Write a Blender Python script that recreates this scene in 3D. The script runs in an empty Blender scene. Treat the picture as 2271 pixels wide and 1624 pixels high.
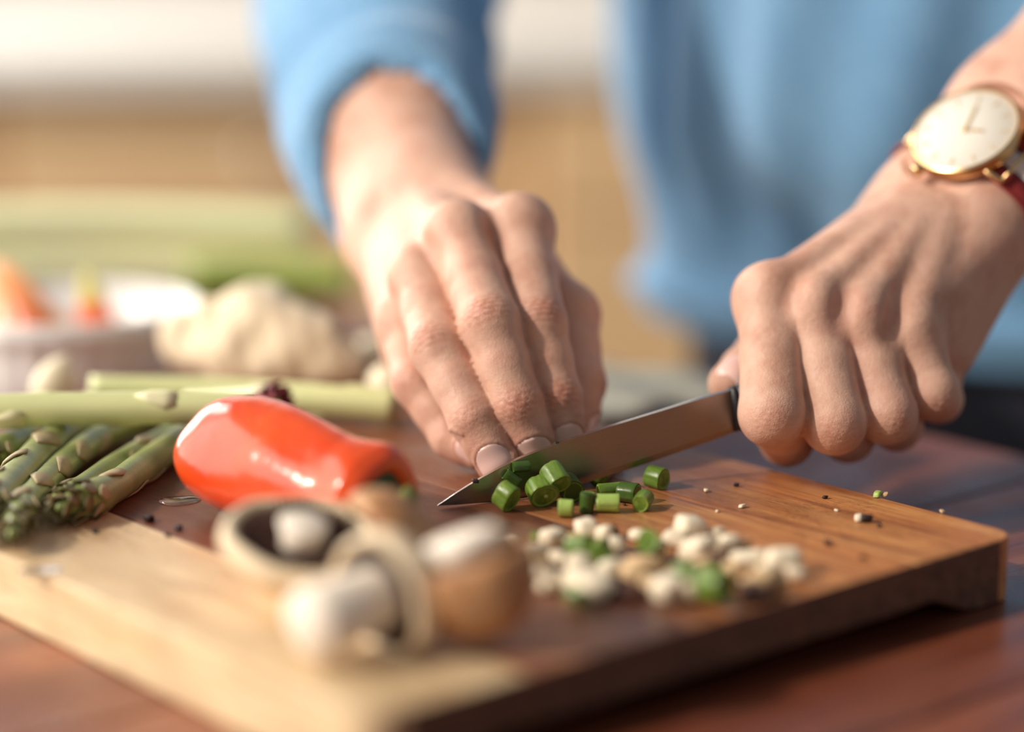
import bpy, bmesh, math, random
import numpy as np
from mathutils import Vector, Matrix, Euler

sc = bpy.context.scene
COL = sc.collection

# ------------------------------------------------------------------ camera
FPX, IW, IH = 5150.0, 2271.0, 1624.0
PITCH = math.radians(11.7)
CAM = np.array([0.0, -0.735, 0.1987])
cam_d = bpy.data.cameras.new('camera')
cam = bpy.data.objects.new('camera', cam_d)
COL.objects.link(cam)
cam.location = CAM
cam.rotation_euler = (math.pi / 2 - PITCH, 0, 0)
cam_d.sensor_fit = 'HORIZONTAL'
cam_d.sensor_width = 36.0
cam_d.lens = 36.0 * FPX / IW
cam_d.clip_start = 0.02
cam_d.clip_end = 50
cam_d.dof.use_dof = True
cam_d.dof.focus_distance = 0.766
cam_d.dof.aperture_fstop = 2.1
sc.camera = cam

# ------------------------------------------------------------------ light
w = bpy.data.worlds.new('world')
sc.world = w
w.use_nodes = True
w.node_tree.nodes['Background'].inputs[0].default_value = (0.92, 0.95, 1.0, 1)
w.node_tree.nodes['Background'].inputs[1].default_value = 0.21
sun_d = bpy.data.lights.new('sun', 'SUN')
sun_d.energy = 2.4
sun_d.angle = math.radians(2.5)
sun_d.color = (1.0, 0.89, 0.76)
sun = bpy.data.objects.new('sun', sun_d)
COL.objects.link(sun)
SUN = Vector((-0.87, -0.33, 0.62)).normalized()
sun.rotation_euler = SUN.to_track_quat('Z', 'Y').to_euler()
sun.location = (-2, -1, 2.5)
win_d = bpy.data.lights.new('window_and_fill_light', 'AREA')
win_d.shape = 'RECTANGLE'
win_d.size, win_d.size_y = 1.4, 1.8
win_d.energy = 24
win_d.color = (1.0, 0.95, 0.88)
win = bpy.data.objects.new('window_and_fill_light', win_d)
COL.objects.link(win)
win.location = (-1.24, -0.05, 0.75)             # fills the window opening in the left wall
win.rotation_euler = (0, -math.pi / 2, 0)
added_win_d = bpy.data.lights.new('window_and_fill_light', 'AREA')
added_win_d.shape = 'RECTANGLE'
added_win_d.size, added_win_d.size_y = 1.4, 1.5
added_win_d.energy = 52
added_win_d.color = (1.0, 0.96, 0.90)
win2 = bpy.data.objects.new('window_and_fill_light', added_win_d)
COL.objects.link(win2)
win2.location = (-1.24, 1.87, 0.75)             # added second window, unseen, brightens the back of the room
win2.rotation_euler = (0, -math.pi / 2, 0)

sc.view_settings.view_transform = 'Standard'
sc.view_settings.look = 'None'
sc.view_settings.exposure = 0.14
sc.view_settings.gamma = 1.0
sc.view_settings.use_curve_mapping = False
sc.cycles.use_denoising = True

# ------------------------------------------------------------------ geometry helpers
_sp, _cp = math.sin(PITCH), math.cos(PITCH)


def ray(px, py):
    u, v = (px - IW / 2) / FPX, -(py - IH / 2) / FPX
    return np.array([u, _cp + v * _sp, -_sp + v * _cp])


def WY(px, py, Y):
    "point of the line of sight through (px, py) that lies Y metres behind the knife tip"
    r = ray(px, py)
    return CAM + r * ((Y - CAM[1]) / r[1])


def WZ(px, py, z=0.0):
    "point of the line of sight through (px, py) at height z over the cutting board"
    r = ray(px, py)
    return CAM + r * ((z - CAM[2]) / r[2])


AX = np.array([-0.648, 0.761, 0.0]); AX /= np.linalg.norm(AX)     # long axis of the board
NX = np.array([0.761, 0.648, 0.0]); NX /= np.linalg.norm(NX)      # across the board, to the person


def AN(a, n, z=0.0):
    return AX * a + NX * n + np.array([0, 0, z])


def unit(v):
    v = np.asarray(v, float)
    return v / (np.linalg.norm(v) + 1e-12)


def new_mesh(name, verts, faces, mats=(), smooth=True, parent=None, fmat=None):
    me = bpy.data.meshes.new(name)
    me.from_pydata([tuple(map(float, v)) for v in verts], [], [tuple(map(int, f)) for f in faces])
    me.update()
    if smooth:
        me.polygons.foreach_set('use_smooth', [True] * len(me.polygons))
    if not isinstance(mats, (list, tuple)):
        mats = [mats]
    for m in mats:
        me.materials.append(m)
    if fmat is not None:
        me.polygons.foreach_set('material_index', list(fmat))
    o = bpy.data.objects.new(name, me)
    COL.objects.link(o)
    if parent is not None:
        o.parent = parent
    return o


def tag(o, label, cat, group=None):
    o['label'] = label
    o['category'] = cat
    if group:
        o['group'] = group
    return o


def struct(o):
    o['kind'] = 'structure'
    return o


def empty(name, loc=(0, 0, 0), rz=0.0):
    o = bpy.data.objects.new(name, None)
    COL.objects.link(o)
    o.location = tuple(map(float, loc))
    o.rotation_euler = (0, 0, rz)
    o.empty_display_size = 0.02
    return o


def bevel(o, width, seg=2, angle=35):
    m = o.modifiers.new('bevel', 'BEVEL')
    m.width = width
    m.segments = seg
    m.limit_method = 'ANGLE'
    m.angle_limit = math.radians(angle)
    return o


def box_data(x0, x1, y0, y1, z0, z1):
    v = [(x, y, z) for x in (x0, x1) for y in (y0, y1) for z in (z0, z1)]
    f = [(0, 1, 3, 2), (4, 6, 7, 5), (0, 4, 5, 1), (2, 3, 7, 6), (0, 2, 6, 4), (1, 5, 7, 3)]
    return v, f


def box(name, b, m, parent=None, bev=0.0):
    v, f = box_data(*b)
    o = new_mesh(name, v, f, m, smooth=False, parent=parent)
    if bev:
        bevel(o, bev)
    return o


def frames(path, up=(0, 0, 1)):
    P = np.asarray(path, float)
    T = np.gradient(P, axis=0)
    T /= np.linalg.norm(T, axis=1)[:, None] + 1e-12
    up = np.asarray(up, float)
    S = np.cross(T, up)
    bad = np.linalg.norm(S, axis=1) < 1e-4
    S[bad] = np.cross(T[bad], (1, 0, 0))
    S /= np.linalg.norm(S, axis=1)[:, None]
    U = np.cross(S, T)
    return P, T, S, U


def tube_data(path, radii, n=16, up=(0, 0, 1), shape=None, cap=True):
    "shape(i, ang) -> radius factor; radii may be scalars or (rs, ru) pairs"
    P, T, S, U = frames(path, up)
    V, F = [], []
    k = len(P)
    for i in range(k):
        r = radii[i] if hasattr(radii, '__len__') else radii
        rs, ru = r if hasattr(r, '__len__') else (r, r)
        for j in range(n):
            a = 2 * math.pi * j / n
            q = shape(i / (k - 1), a) if shape else 1.0
            V.append(P[i] + S[i] * rs * q * math.cos(a) + U[i] * ru * q * math.sin(a))
    for i in range(k - 1):
        for j in range(n):
            F.append((i * n + j, i * n + (j + 1) % n, (i + 1) * n + (j + 1) % n, (i + 1) * n + j))
    if cap:
        F.append(tuple(range(n))[::-1])
        F.append(tuple((k - 1) * n + j for j in range(n)))
    return V, F


def spline(pts, k=24):
    "smooth curve through points (Catmull-Rom), k samples"
    P = np.asarray(pts, float)
    if len(P) == 2:
        return np.array([P[0] + (P[1] - P[0]) * t for t in np.linspace(0, 1, k)])
    E = np.vstack([2 * P[0] - P[1], P, 2 * P[-1] - P[-2]])
    out = []
    for t in np.linspace(0, len(P) - 1 - 1e-9, k):
        i = int(t); f = t - i
        p0, p1, p2, p3 = E[i], E[i + 1], E[i + 2], E[i + 3]
        out.append(0.5 * ((2 * p1) + (-p0 + p2) * f + (2 * p0 - 5 * p1 + 4 * p2 - p3) * f ** 2
                          + (-p0 + 3 * p1 - 3 * p2 + p3) * f ** 3))
    return np.array(out)


def lathe_data(prof, n=32, shape=None):
    "prof: list of (r, z); closed at r=0 ends with a fan"
    V, F = [], []
    for i, (r, z) in enumerate(prof):
        for j in range(n):
            a = 2 * math.pi * j / n
            q = shape(i, a) if shape else 1.0
            V.append((r * q * math.cos(a), r * q * math.sin(a), z))
    k = len(prof)
    for i in range(k - 1):
        for j in range(n):
            F.append((i * n + j, i * n + (j + 1) % n, (i + 1) * n + (j + 1) % n, (i + 1) * n + j))
    if prof[0][0] > 1e-6:
        F.append(tuple(range(n))[::-1])
    if prof[-1][0] > 1e-6:
        F.append(tuple((k - 1) * n + j for j in range(n)))
    return V, F


def rot_to(zdir, xhint=(1, 0, 0)):
    z = unit(zdir)
    x = np.asarray(xhint, float)
    x = unit(x - z * x.dot(z))
    y = np.cross(z, x)
    return Matrix(((x[0], y[0], z[0]), (x[1], y[1], z[1]), (x[2], y[2], z[2])))


def place(o, loc, zdir=(0, 0, 1), xhint=(1, 0, 0)):
    m = rot_to(zdir, xhint).to_4x4()
    m.translation = Vector(tuple(map(float, loc)))
    o.matrix_world = m
    return o


# smooth pseudo-noise for shaping meshes
def wob(P, f, seed=0):
    P = np.asarray(P, float)
    r = np.random.RandomState(seed)
    out = np.zeros(len(P))
    for k in range(6):
        d = r.normal(size=3); d /= np.linalg.norm(d)
        out += np.sin(P @ d * f * (0.7 + 0.25 * k) + r.uniform(0, 6.28)) / (1 + 0.35 * k)
    return out / 3.0


# ------------------------------------------------------------------ distance-field modelling (one continuous skin)
def seg(p, a, b, r1, r2):
    a = np.asarray(a, np.float32); b = np.asarray(b, np.float32)
    ba = b - a
    pa = p - a
    t = np.clip((pa @ ba) / np.float32(ba.dot(ba) + 1e-12), 0, 1)
    q = pa - t[:, None] * ba
    return np.sqrt(np.einsum('ij,ij->i', q, q)) - (np.float32(r1) + t * np.float32(r2 - r1))


def ball(p, c, r):
    q = p - np.asarray(c, np.float32)
    return np.sqrt(np.einsum('ij,ij->i', q, q)) - np.float32(r)


def smin(a, b, k):
    h = np.maximum(k - np.abs(a - b), 0) / k
    return np.minimum(a, b) - h * h * k * 0.25


def surface_nets(fn, lo, hi, h, newton=2):
    lo = np.asarray(lo, float); hi = np.asarray(hi, float)
    B = 8
    nb = np.ceil((hi - lo) / (h * B)).astype(int)
    n = nb * B
    gx = [lo[i] + h * np.arange(n[i]) for i in range(3)]
    D = np.empty(n, np.float32)
    bc = [lo[i] + h * (np.arange(nb[i]) * B + (B - 1) / 2) for i in range(3)]
    C = np.stack(np.meshgrid(*bc, indexing='ij'), -1).reshape(-1, 3).astype(np.float32)
    dc = fn(C).reshape(nb)
    D[:] = np.repeat(np.repeat(np.repeat(dc, B, 0), B, 1), B, 2)
    act = np.argwhere(np.abs(dc) < h * B * 1.25)
    off = np.stack(np.meshgrid(*[np.arange(B)] * 3, indexing='ij'), -1).reshape(-1, 3)
    for s in range(0, len(act), 600):
        ab = act[s:s + 600]
        idx = (ab[:, None, :] * B + off[None]).reshape(-1, 3)
        pts = (lo + idx * h).astype(np.float32)
        D[idx[:, 0], idx[:, 1], idx[:, 2]] = fn(pts)
    ins = D < 0
    cs = np.zeros(np.array(D.shape) - 1, np.int8)
    for dx in (0, 1):
        for dy in (0, 1):
            for dz in (0, 1):
                cs += ins[dx:dx + cs.shape[0], dy:dy + cs.shape[1], dz:dz + cs.shape[2]]
    cells = np.argwhere((cs > 0) & (cs < 8))
    vid = np.full(cs.shape, -1, np.int32)
    vid[cells[:, 0], cells[:, 1], cells[:, 2]] = np.arange(len(cells))
    acc = np.zeros((len(cells), 3)); cnt = np.zeros(len(cells))
    corner = [(a, b, c) for a in (0, 1) for b in (0, 1) for c in (0, 1)]
    val = {c: D[cells[:, 0] + c[0], cells[:, 1] + c[1], cells[:, 2] + c[2]] for c in corner}
    for c in corner:
        for ax in range(3):
            if c[ax] == 0:
                e = list(c); e[ax] = 1; e = tuple(e)
                a, b = val[c], val[e]
                m = (a < 0) != (b < 0)
                t = np.where(m, a / np.where(m, a - b, 1), 0)
                p = np.array(c, float)[None] + t[:, None] * (np.array(e) - np.array(c))[None]
                acc[m] += p[m]; cnt[m] += 1
    V = lo + (cells + acc / cnt[:, None]) * h
    F = []
    for ax in range(3):
        u, v = [(1, 2), (2, 0), (0, 1)][ax]
        sl0 = [slice(None)] * 3; sl1 = [slice(None)] * 3
        sl0[ax] = slice(0, -1); sl1[ax] = slice(1, None)
        a, b = ins[tuple(sl0)], ins[tuple(sl1)]
        for flip, mask in ((False, a & ~b), (True, ~a & b)):
            e = np.argwhere(mask)
            e = e[(e[:, u] > 0) & (e[:, v] > 0)]
            e = e[(e[:, u] < cs.shape[u]) & (e[:, v] < cs.shape[v])]
            def g(du, dv):
                q = e.copy(); q[:, u] -= du; q[:, v] -= dv
                return vid[q[:, 0], q[:, 1], q[:, 2]]
            quad = np.stack([g(1, 1), g(0, 1), g(0, 0), g(1, 0)], 1)
            if flip:
                quad = quad[:, ::-1]
            F.append(quad[(quad >= 0).all(1)])
    F = np.concatenate(F)
    for _ in range(newton):
        d0, N = grad(fn, V, h * 0.4)
        V = V - N * np.clip(d0, -h, h)[:, None] * 0.9
    return V, F


def grad(fn, V, e):
    V = V.astype(np.float32)
    g = np.stack([fn(V + np.eye(3, dtype=np.float32)[i] * e) - fn(V - np.eye(3, dtype=np.float32)[i] * e)
                  for i in range(3)], 1)
    g /= np.linalg.norm(g, axis=1)[:, None] + 1e-9
    return fn(V), g


def np_mesh(name, V, F, m, parent=None, attrs=None):
    me = bpy.data.meshes.new(name)
    F = np.asarray(F)
    k = F.shape[1]
    me.vertices.add(len(V)); me.vertices.foreach_set('co', np.asarray(V, np.float32).ravel())
    me.loops.add(F.size); me.loops.foreach_set('vertex_index', F.astype(np.int32).ravel())
    me.polygons.add(len(F)); me.polygons.foreach_set('loop_start', np.arange(0, F.size, k, dtype=np.int32))
    me.polygons.foreach_set('loop_total', np.full(len(F), k, np.int32))
    me.polygons.foreach_set('use_smooth', np.ones(len(F), bool))
    for an, av in (attrs or {}).items():
        at = me.attributes.new(an, 'FLOAT', 'POINT')
        at.data.foreach_set('value', np.asarray(av, np.float32))
    me.update(calc_edges=True); me.validate()
    me.materials.append(m)
    o = bpy.data.objects.new(name, me)
    COL.objects.link(o)
    if parent is not None:
        o.parent = parent
    return o


# ------------------------------------------------------------------ materials
class NT:
    def __init__(self, name):
        self.m = bpy.data.materials.new(name)
        self.m.use_nodes = True
        self.t = self.m.node_tree
        self.b = self.t.nodes['Principled BSDF']

    def n(self, typ, **kw):
        x = self.t.nodes.new(typ)
        for k, v in kw.items():
            if k in x.inputs:
                x.inputs[k].default_value = v
            else:
                setattr(x, k, v)
        return x

    def l(self, a, b):
        self.t.links.new(a, b)

    def coord(self, kind='Object', scale=(1, 1, 1), rot=(0, 0, 0), loc=None):
        tc = self.n('ShaderNodeTexCoord')
        mp = self.n('ShaderNodeMapping')
        mp.inputs['Scale'].default_value = scale
        mp.inputs['Rotation'].default_value = rot
        self.l(tc.outputs[kind], mp.inputs['Vector'])
        if loc is not None:
            self.l(loc, mp.inputs['Location'])
        return mp.outputs[0]

    def noise(self, vec, scale, detail=4, rough=0.55, dist=0.0):
        x = self.n('ShaderNodeTexNoise')
        x.inputs['Scale'].default_value = scale
        x.inputs['Detail'].default_value = detail
        x.inputs['Roughness'].default_value = rough
        x.inputs['Distortion'].default_value = dist
        self.l(vec, x.inputs['Vector'])
        return x.outputs['Fac']

    def ramp(self, fac, stops):
        x = self.n('ShaderNodeValToRGB')
        cr = x.color_ramp
        while len(cr.elements) > 1:
            cr.elements.remove(cr.elements[-1])
        for i, (p, c) in enumerate(stops):
            e = cr.elements[0] if i == 0 else cr.elements.new(p)
            e.position = p
            e.color = (*c, 1) if len(c) == 3 else c
        self.l(fac, x.inputs[0])
        return x.outputs[0]

    def mix(self, fac, a, b, mode='MIX'):
        x = self.n('ShaderNodeMix', data_type='RGBA', blend_type=mode)
        for s, v in ((x.inputs[0], fac), (x.inputs[6], a), (x.inputs[7], b)):
            if hasattr(v, 'links'):
                self.l(v, s)
            elif hasattr(v, '__len__'):
                s.default_value = (*v, 1)
            else:
                s.default_value = v
        return x.outputs[2]

    def math(self, op, a, b=0.0, clamp=False):
        x = self.n('ShaderNodeMath', operation=op, use_clamp=clamp)
        for s, v in ((x.inputs[0], a), (x.inputs[1], b)):
            if hasattr(v, 'links'):
                self.l(v, s)
            else:
                s.default_value = v
        return x.outputs[0]

    def bump(self, h, strength=0.3, dist=0.001, prev=None):
        x = self.n('ShaderNodeBump')
        x.inputs['Strength'].default_value = strength
        x.inputs['Distance'].default_value = dist
        self.l(h, x.inputs['Height'])
        if prev is not None:
            self.l(prev, x.inputs['Normal'])
        self.l(x.outputs[0], self.b.inputs['Normal'])
        return x.outputs[0]

    def set(self, **kw):
        for k, v in kw.items():
            k = k.replace('_', ' ')
            s = self.b.inputs[k]
            if hasattr(v, 'links'):
                self.l(v, s)
            elif hasattr(v, '__len__') and len(v) == 3 and s.type == 'RGBA':
                s.default_value = (*v, 1)
            else:
                s.default_value = v
        return self.m


def srgb(r, g, b):
    f = lambda c: (c / 255 / 12.92) if c / 255 <= 0.04045 else ((c / 255 + 0.055) / 1.055) ** 2.4
    return (f(r), f(g), f(b))


def plain(name, col, rough=0.5, var=0.12, nscale=60, bump=0.0, bscale=400, bdist=0.0004, **kw):
    k = NT(name)
    v = k.coord('Object')
    nz = k.noise(v, nscale, 4)
    c = k.mix(nz, tuple(x * (1 - var) for x in col), tuple(min(1, x * (1 + var)) for x in col))
    if bump:
        k.bump(k.noise(v, bscale, 3), bump, bdist)
    return k.set(Base_Color=c, Roughness=rough, **kw)


def wood(name, light, mid, dark, scale=1.0, stain=None, stain_amt=0.0, rough=0.45, gloss=0.0, knife=True, seed_scale=7.0, axis=0,
         stain_pos=(0.42, 0.62), end_fade=None):
    k = NT(name)
    oi = k.n('ShaderNodeObjectInfo')
    rnd = k.n('ShaderNodeCombineXYZ')
    rr = k.math('MULTIPLY', oi.outputs['Random'], seed_scale)
    k.l(rr, rnd.inputs[0]); k.l(rr, rnd.inputs[1]); k.l(rr, rnd.inputs[2])
    sc_long = (1.2, 14, 14) if axis == 0 else (14, 1.2, 14)
    v = k.coord('Object', tuple(s * scale for s in sc_long), loc=rnd.outputs[0])
    g1 = k.noise(v, 6.0, 6, 0.62, 0.5)
    g2 = k.noise(v, 24.0, 4, 0.7)
    g = k.math('ADD', k.math('MULTIPLY', g1, 0.72), k.math('MULTIPLY', g2, 0.28))
    c = k.ramp(g, [(0.33, dark), (0.46, mid), (0.60, light), (0.75, tuple(min(1, x * 1.15) for x in light))])
    vo = k.coord('Object', (1, 1, 1), loc=rnd.outputs[0])
    fib = k.noise(k.coord('Object', tuple(q * scale for q in ((3.0, 90, 90) if axis == 0 else (90, 3.0, 90))), loc=rnd.outputs[0]), 9.0, 4, 0.6)
    fm_ = k.ramp(fib, [(0.30, (1, 1, 1)), (0.46, (0, 0, 0))])
    if stain is not None:
        s1 = k.noise(k.coord('Object', (5 * scale, 11 * scale, 11 * scale), loc=rnd.outputs[0]), 2.6, 6, 0.68, 0.8)
        sm = k.ramp(s1, [(stain_pos[0], (0, 0, 0)), (stain_pos[1], (1, 1, 1))])
        c = k.mix(k.math('MULTIPLY', sm, stain_amt), c, stain)
    fibre = k.math('MULTIPLY', fm_, 0.6)
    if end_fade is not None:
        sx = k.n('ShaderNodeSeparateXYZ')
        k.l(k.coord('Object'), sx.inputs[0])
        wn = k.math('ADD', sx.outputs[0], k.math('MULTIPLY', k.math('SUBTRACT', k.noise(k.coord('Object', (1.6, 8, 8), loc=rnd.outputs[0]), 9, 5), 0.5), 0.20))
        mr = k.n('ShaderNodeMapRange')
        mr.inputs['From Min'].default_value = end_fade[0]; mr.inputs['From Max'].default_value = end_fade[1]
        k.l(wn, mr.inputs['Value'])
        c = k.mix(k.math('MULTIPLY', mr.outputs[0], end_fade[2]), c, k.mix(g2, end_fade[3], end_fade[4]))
    c = k.mix(fibre, c, tuple(x * 0.6 for x in dark))
    b = None
    if knife:
        cut = k.n('ShaderNodeTexVoronoi', feature='DISTANCE_TO_EDGE')
        cut.inputs['Scale'].default_value = 9.0
        k.l(k.coord('Object', (3.0 * scale, 20 * scale, 1), (0, 0, 0.5), loc=rnd.outputs[0]), cut.inputs['Vector'])
        cm = k.ramp(cut.outputs['Distance'], [(0.0, (1, 1, 1)), (0.018, (0, 0, 0))])
        pn = k.ramp(k.noise(vo, 40, 3), [(0.5, (0, 0, 0)), (0.62, (1, 1, 1))])
        cm2 = k.math('MULTIPLY', cm, pn)
        c = k.mix(k.math('MULTIPLY', cm2, 0.55), c, tuple(x * 0.45 for x in dark))
        b = k.bump(cm2, -0.25, 0.0004)
    if knife:
        spk = k.ramp(k.noise(k.coord('Object', (1, 3, 3), loc=rnd.outputs[0]), 420, 5, 0.75), [(0.40, (1, 1, 1)), (0.52, (0, 0, 0))])
        patch = k.ramp(k.noise(vo, 26, 4), [(0.42, (0, 0, 0)), (0.62, (1, 1, 1))])
        c = k.mix(k.math('MULTIPLY', k.math('MULTIPLY', spk, patch), 0.6), c, tuple(x * 0.5 for x in dark))
        b = k.bump(spk, -0.2, 0.0004, b)
    k.bump(g2, 0.22, 0.0006, b)
    ro = k.ramp(k.noise(vo, 30, 4), [(0.35, (rough - 0.1,) * 3), (0.7, (rough + 0.15,) * 3)])
    return k.set(Base_Color=c, Roughness=ro, Coat_Weight=gloss, Coat_Roughness=0.25)


M = {}
M['board_dark'] = wood('board wood dark stained', srgb(196, 132, 84), srgb(160, 98, 62), srgb(104, 60, 42),
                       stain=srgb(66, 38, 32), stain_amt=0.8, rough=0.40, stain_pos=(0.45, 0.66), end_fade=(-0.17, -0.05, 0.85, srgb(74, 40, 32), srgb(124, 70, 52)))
M['board_light'] = wood('board wood pale', srgb(236, 212, 172), srgb(226, 196, 152), srgb(198, 158, 112),
                        stain=srgb(150, 104, 70), stain_amt=0.35, rough=0.45)
M['board_warm'] = wood('board wood honey', srgb(222, 158, 96), srgb(196, 126, 74), srgb(134, 78, 48),
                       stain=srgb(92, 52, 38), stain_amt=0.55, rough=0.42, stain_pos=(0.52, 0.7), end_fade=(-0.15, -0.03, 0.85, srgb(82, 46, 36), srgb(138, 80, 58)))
M['board_end_shade'] = wood('board end grain shaded', srgb(118, 82, 62), srgb(96, 64, 48), srgb(62, 42, 34), scale=2.5, knife=False, rough=0.6)  # end faces coloured darker, their shade mixed into the wood tone
M['table'] = wood('table wood varnished', srgb(150, 82, 52), srgb(118, 60, 40), srgb(74, 38, 30), scale=0.5,
                  rough=0.34, gloss=0.25, knife=False)
M['cabinet'] = wood('cabinet wood', srgb(232, 198, 152), srgb(222, 184, 138), srgb(206, 166, 120), scale=1.0, knife=False,
                    rough=0.5, axis=1)

k = NT('skin')
v = k.coord('Object')
at = k.n('ShaderNodeAttribute', attribute_name='tint')
blot = k.ramp(k.noise(v, 55, 5, 0.6), [(0.35, srgb(198, 150, 128)), (0.52, srgb(216, 174, 152)), (0.7, srgb(206, 156, 136))])
c = k.mix(k.math('MULTIPLY', at.outputs['Fac'], 0.75, True), blot, srgb(176, 100, 78))
vor = k.n('ShaderNodeTexVoronoi', feature='DISTANCE_TO_EDGE')
vor.inputs['Scale'].default_value = 900
k.l(v, vor.inputs['Vector'])
b1 = k.bump(k.ramp(vor.outputs['Distance'], [(0.0, (0, 0, 0)), (0.25, (1, 1, 1))]), 0.16, 0.0003)
b2 = k.bump(k.noise(v, 420, 4, 0.65), 0.30, 0.0006, b1)
k.bump(k.noise(v, 110, 3, 0.55), 0.35, 0.0012, b2)
M['skin'] = k.set(Base_Color=c, Roughness=0.5, Subsurface_Weight=0.2, Subsurface_Scale=0.0018,
                  Subsurface_Radius=(1.0, 0.35, 0.2), Specular_IOR_Level=0.34)
M['nail'] = plain('fingernail', srgb(244, 204, 194), 0.3, 0.05, 200, Subsurface_Weight=0.15, Subsurface_Scale=0.002)

k = NT('sweater knit')
v = k.coord('Object')
heather = k.ramp(k.noise(v, 750, 3, 0.7), [(0.32, srgb(76, 126, 174)), (0.5, srgb(118, 168, 206)), (0.68, srgb(164, 202, 226))])
big = k.noise(v, 24, 3)
c = k.mix(k.math('MULTIPLY', big, 0.35), heather, srgb(70, 120, 172))
k.bump(k.noise(v, 600, 2), 0.5, 0.002)
M['sweater'] = k.set(Base_Color=c, Roughness=0.9, Sheen_Weight=0.25, Sheen_Roughness=0.5)
M['trousers'] = plain('trouser denim', srgb(44, 46, 58), 0.9, 0.2, 500, 0.3, 600)

k = NT('blade steel')
v = k.coord('Object', (8, 220, 220))
br = k.noise(v, 12, 4)
k.bump(br, 0.05, 0.0003)
M['steel'] = k.set(Base_Color=k.mix(br, (0.27, 0.245, 0.23), (0.34, 0.31, 0.29)), Metallic=1.0,
                   Roughness=k.ramp(br, [(0.3, (0.27,) * 3), (0.7, (0.36,) * 3)]))
M['steel_highlight'] = plain('spine highlight steel', (0.72, 0.71, 0.70), 0.22, 0.04, 100, Metallic=1.0)
M['handle'] = plain('black handle plastic', srgb(34, 36, 42), 0.42, 0.1, 200, 0.15, 900)
M['gold'] = plain('rose gold metal', srgb(236, 196, 142), 0.2, 0.03, 50, Metallic=1.0)
M['dial'] = plain('watch dial', srgb(226, 219, 206), 0.7, 0.01, 50)
M['marker'] = plain('watch marker', srgb(222, 190, 140), 0.35, 0.02, 50, Metallic=0.4)
k = NT('watch crystal')
M['crystal'] = k.set(Base_Color=(1, 1, 1), Roughness=0.02, Transmission_Weight=1.0, IOR=1.18)


def band_mat(name, col):
    return plain(name, col, 0.85, 0.15, 900, 0.4, 1200)


M['strap_red'] = band_mat('strap maroon nylon', srgb(142, 40, 40))
M['strap_white'] = band_mat('strap white nylon', srgb(240, 234, 230))
M['strap_navy'] = band_mat('strap navy nylon', srgb(28, 38, 66))

k = NT('red pepper skin')
v = k.coord('Object')
M['pepper'] = k.set(Base_Color=k.ramp(k.noise(v, 28, 3), [(0.3, srgb(216, 64, 24)), (0.55, srgb(230, 86, 36)), (0.8, srgb(238, 116, 52))]),
                    Roughness=0.22, Subsurface_Weight=0.1, Subsurface_Scale=0.004, Coat_Weight=0.22, Coat_Roughness=0.1)
k.bump(k.noise(v, 90, 3, 0.5), 0.35, 0.0025)
M['pepper_calyx'] = plain('pepper calyx', srgb(46, 74, 34), 0.45, 0.3, 120, 0.3, 300)
M['pepper_stem'] = plain('pepper stem', srgb(120, 138, 62), 0.5, 0.2, 120, 0.3, 300)

k = NT('mushroom cap')
v = k.coord('Object')
M['cap'] = k.set(Base_Color=k.ramp(k.noise(v, 70, 5, 0.65), [(0.3, srgb(150, 98, 62)), (0.5, srgb(190, 138, 92)), (0.72, srgb(222, 186, 142))]),
                 Roughness=0.55, Subsurface_Weight=0.08, Subsurface_Scale=0.003)
M['cap_pale'] = plain('mushroom cap pale', srgb(236, 214, 180), 0.55, 0.14, 80)
M['gills'] = plain('mushroom gills', srgb(66, 36, 28), 0.8, 0.25, 400, 0.3, 500)
M['stem'] = plain('mushroom stem', srgb(244, 230, 212), 0.6, 0.06, 120, 0.2, 300)
M['flesh'] = plain('mushroom flesh', srgb(238, 222, 194), 0.6, 0.06, 200, 0.2, 500)
M['flesh_tan'] = plain('mushroom flesh tan', srgb(214, 180, 136), 0.6, 0.15, 200, 0.2, 500)
M['flesh_dark'] = plain('mushroom piece dark', srgb(82, 48, 36), 0.65, 0.25, 200, 0.2, 500)

k = NT('bean skin')
v = k.coord('Object', (1, 1, 1))
M['bean'] = k.set(Base_Color=k.ramp(k.noise(k.coord('Object', (300, 300, 60)), 2.0, 4), [(0.3, srgb(78, 106, 34)), (0.55, srgb(106, 134, 46)), (0.8, srgb(140, 162, 70))]),
                  Roughness=0.34, Subsurface_Weight=0.06, Subsurface_Scale=0.002)
k.bump(k.noise(v, 700, 3), 0.25, 0.0004)
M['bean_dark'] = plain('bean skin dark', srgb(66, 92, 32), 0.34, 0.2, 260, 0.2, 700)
M['bean_cut'] = plain('bean cut face', srgb(132, 156, 70), 0.4, 0.2, 600, 0.4, 900)
M['bean_pale'] = plain('bean inner face', srgb(164, 190, 96), 0.45, 0.16, 600, 0.5, 1000)
M['seed'] = plain('bean seed', srgb(168, 190, 104), 0.4, 0.1, 300)

k = NT('asparagus stalk')
v = k.coord('Object')
M['asp'] = k.set(Base_Color=k.ramp(k.noise(k.coord('Object', (60, 60, 60)), 1.2, 4), [(0.3, srgb(118, 130, 72)), (0.55, srgb(152, 162, 98)), (0.8, srgb(186, 190, 132))]),
                 Roughness=0.32, Subsurface_Weight=0.06, Subsurface_Scale=0.003)
M['asp_light'] = plain('asparagus pale stalk', srgb(212, 214, 156), 0.34, 0.1, 60)
M['asp_end'] = plain('asparagus cut end', srgb(226, 220, 176), 0.6, 0.1, 200)
M['bract'] = plain('asparagus bract', srgb(168, 150, 112), 0.5, 0.25, 160)
M['bract_tip'] = plain('asparagus bud', srgb(116, 106, 68), 0.5, 0.35, 260, 0.3, 500)
M['bract_purple'] = plain('asparagus purple bud', srgb(156, 72, 84), 0.4, 0.25, 200)
M['ginger'] = plain('ginger skin', srgb(236, 216, 184), 0.65, 0.16, 120, 0.35, 260, 0.001)
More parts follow.
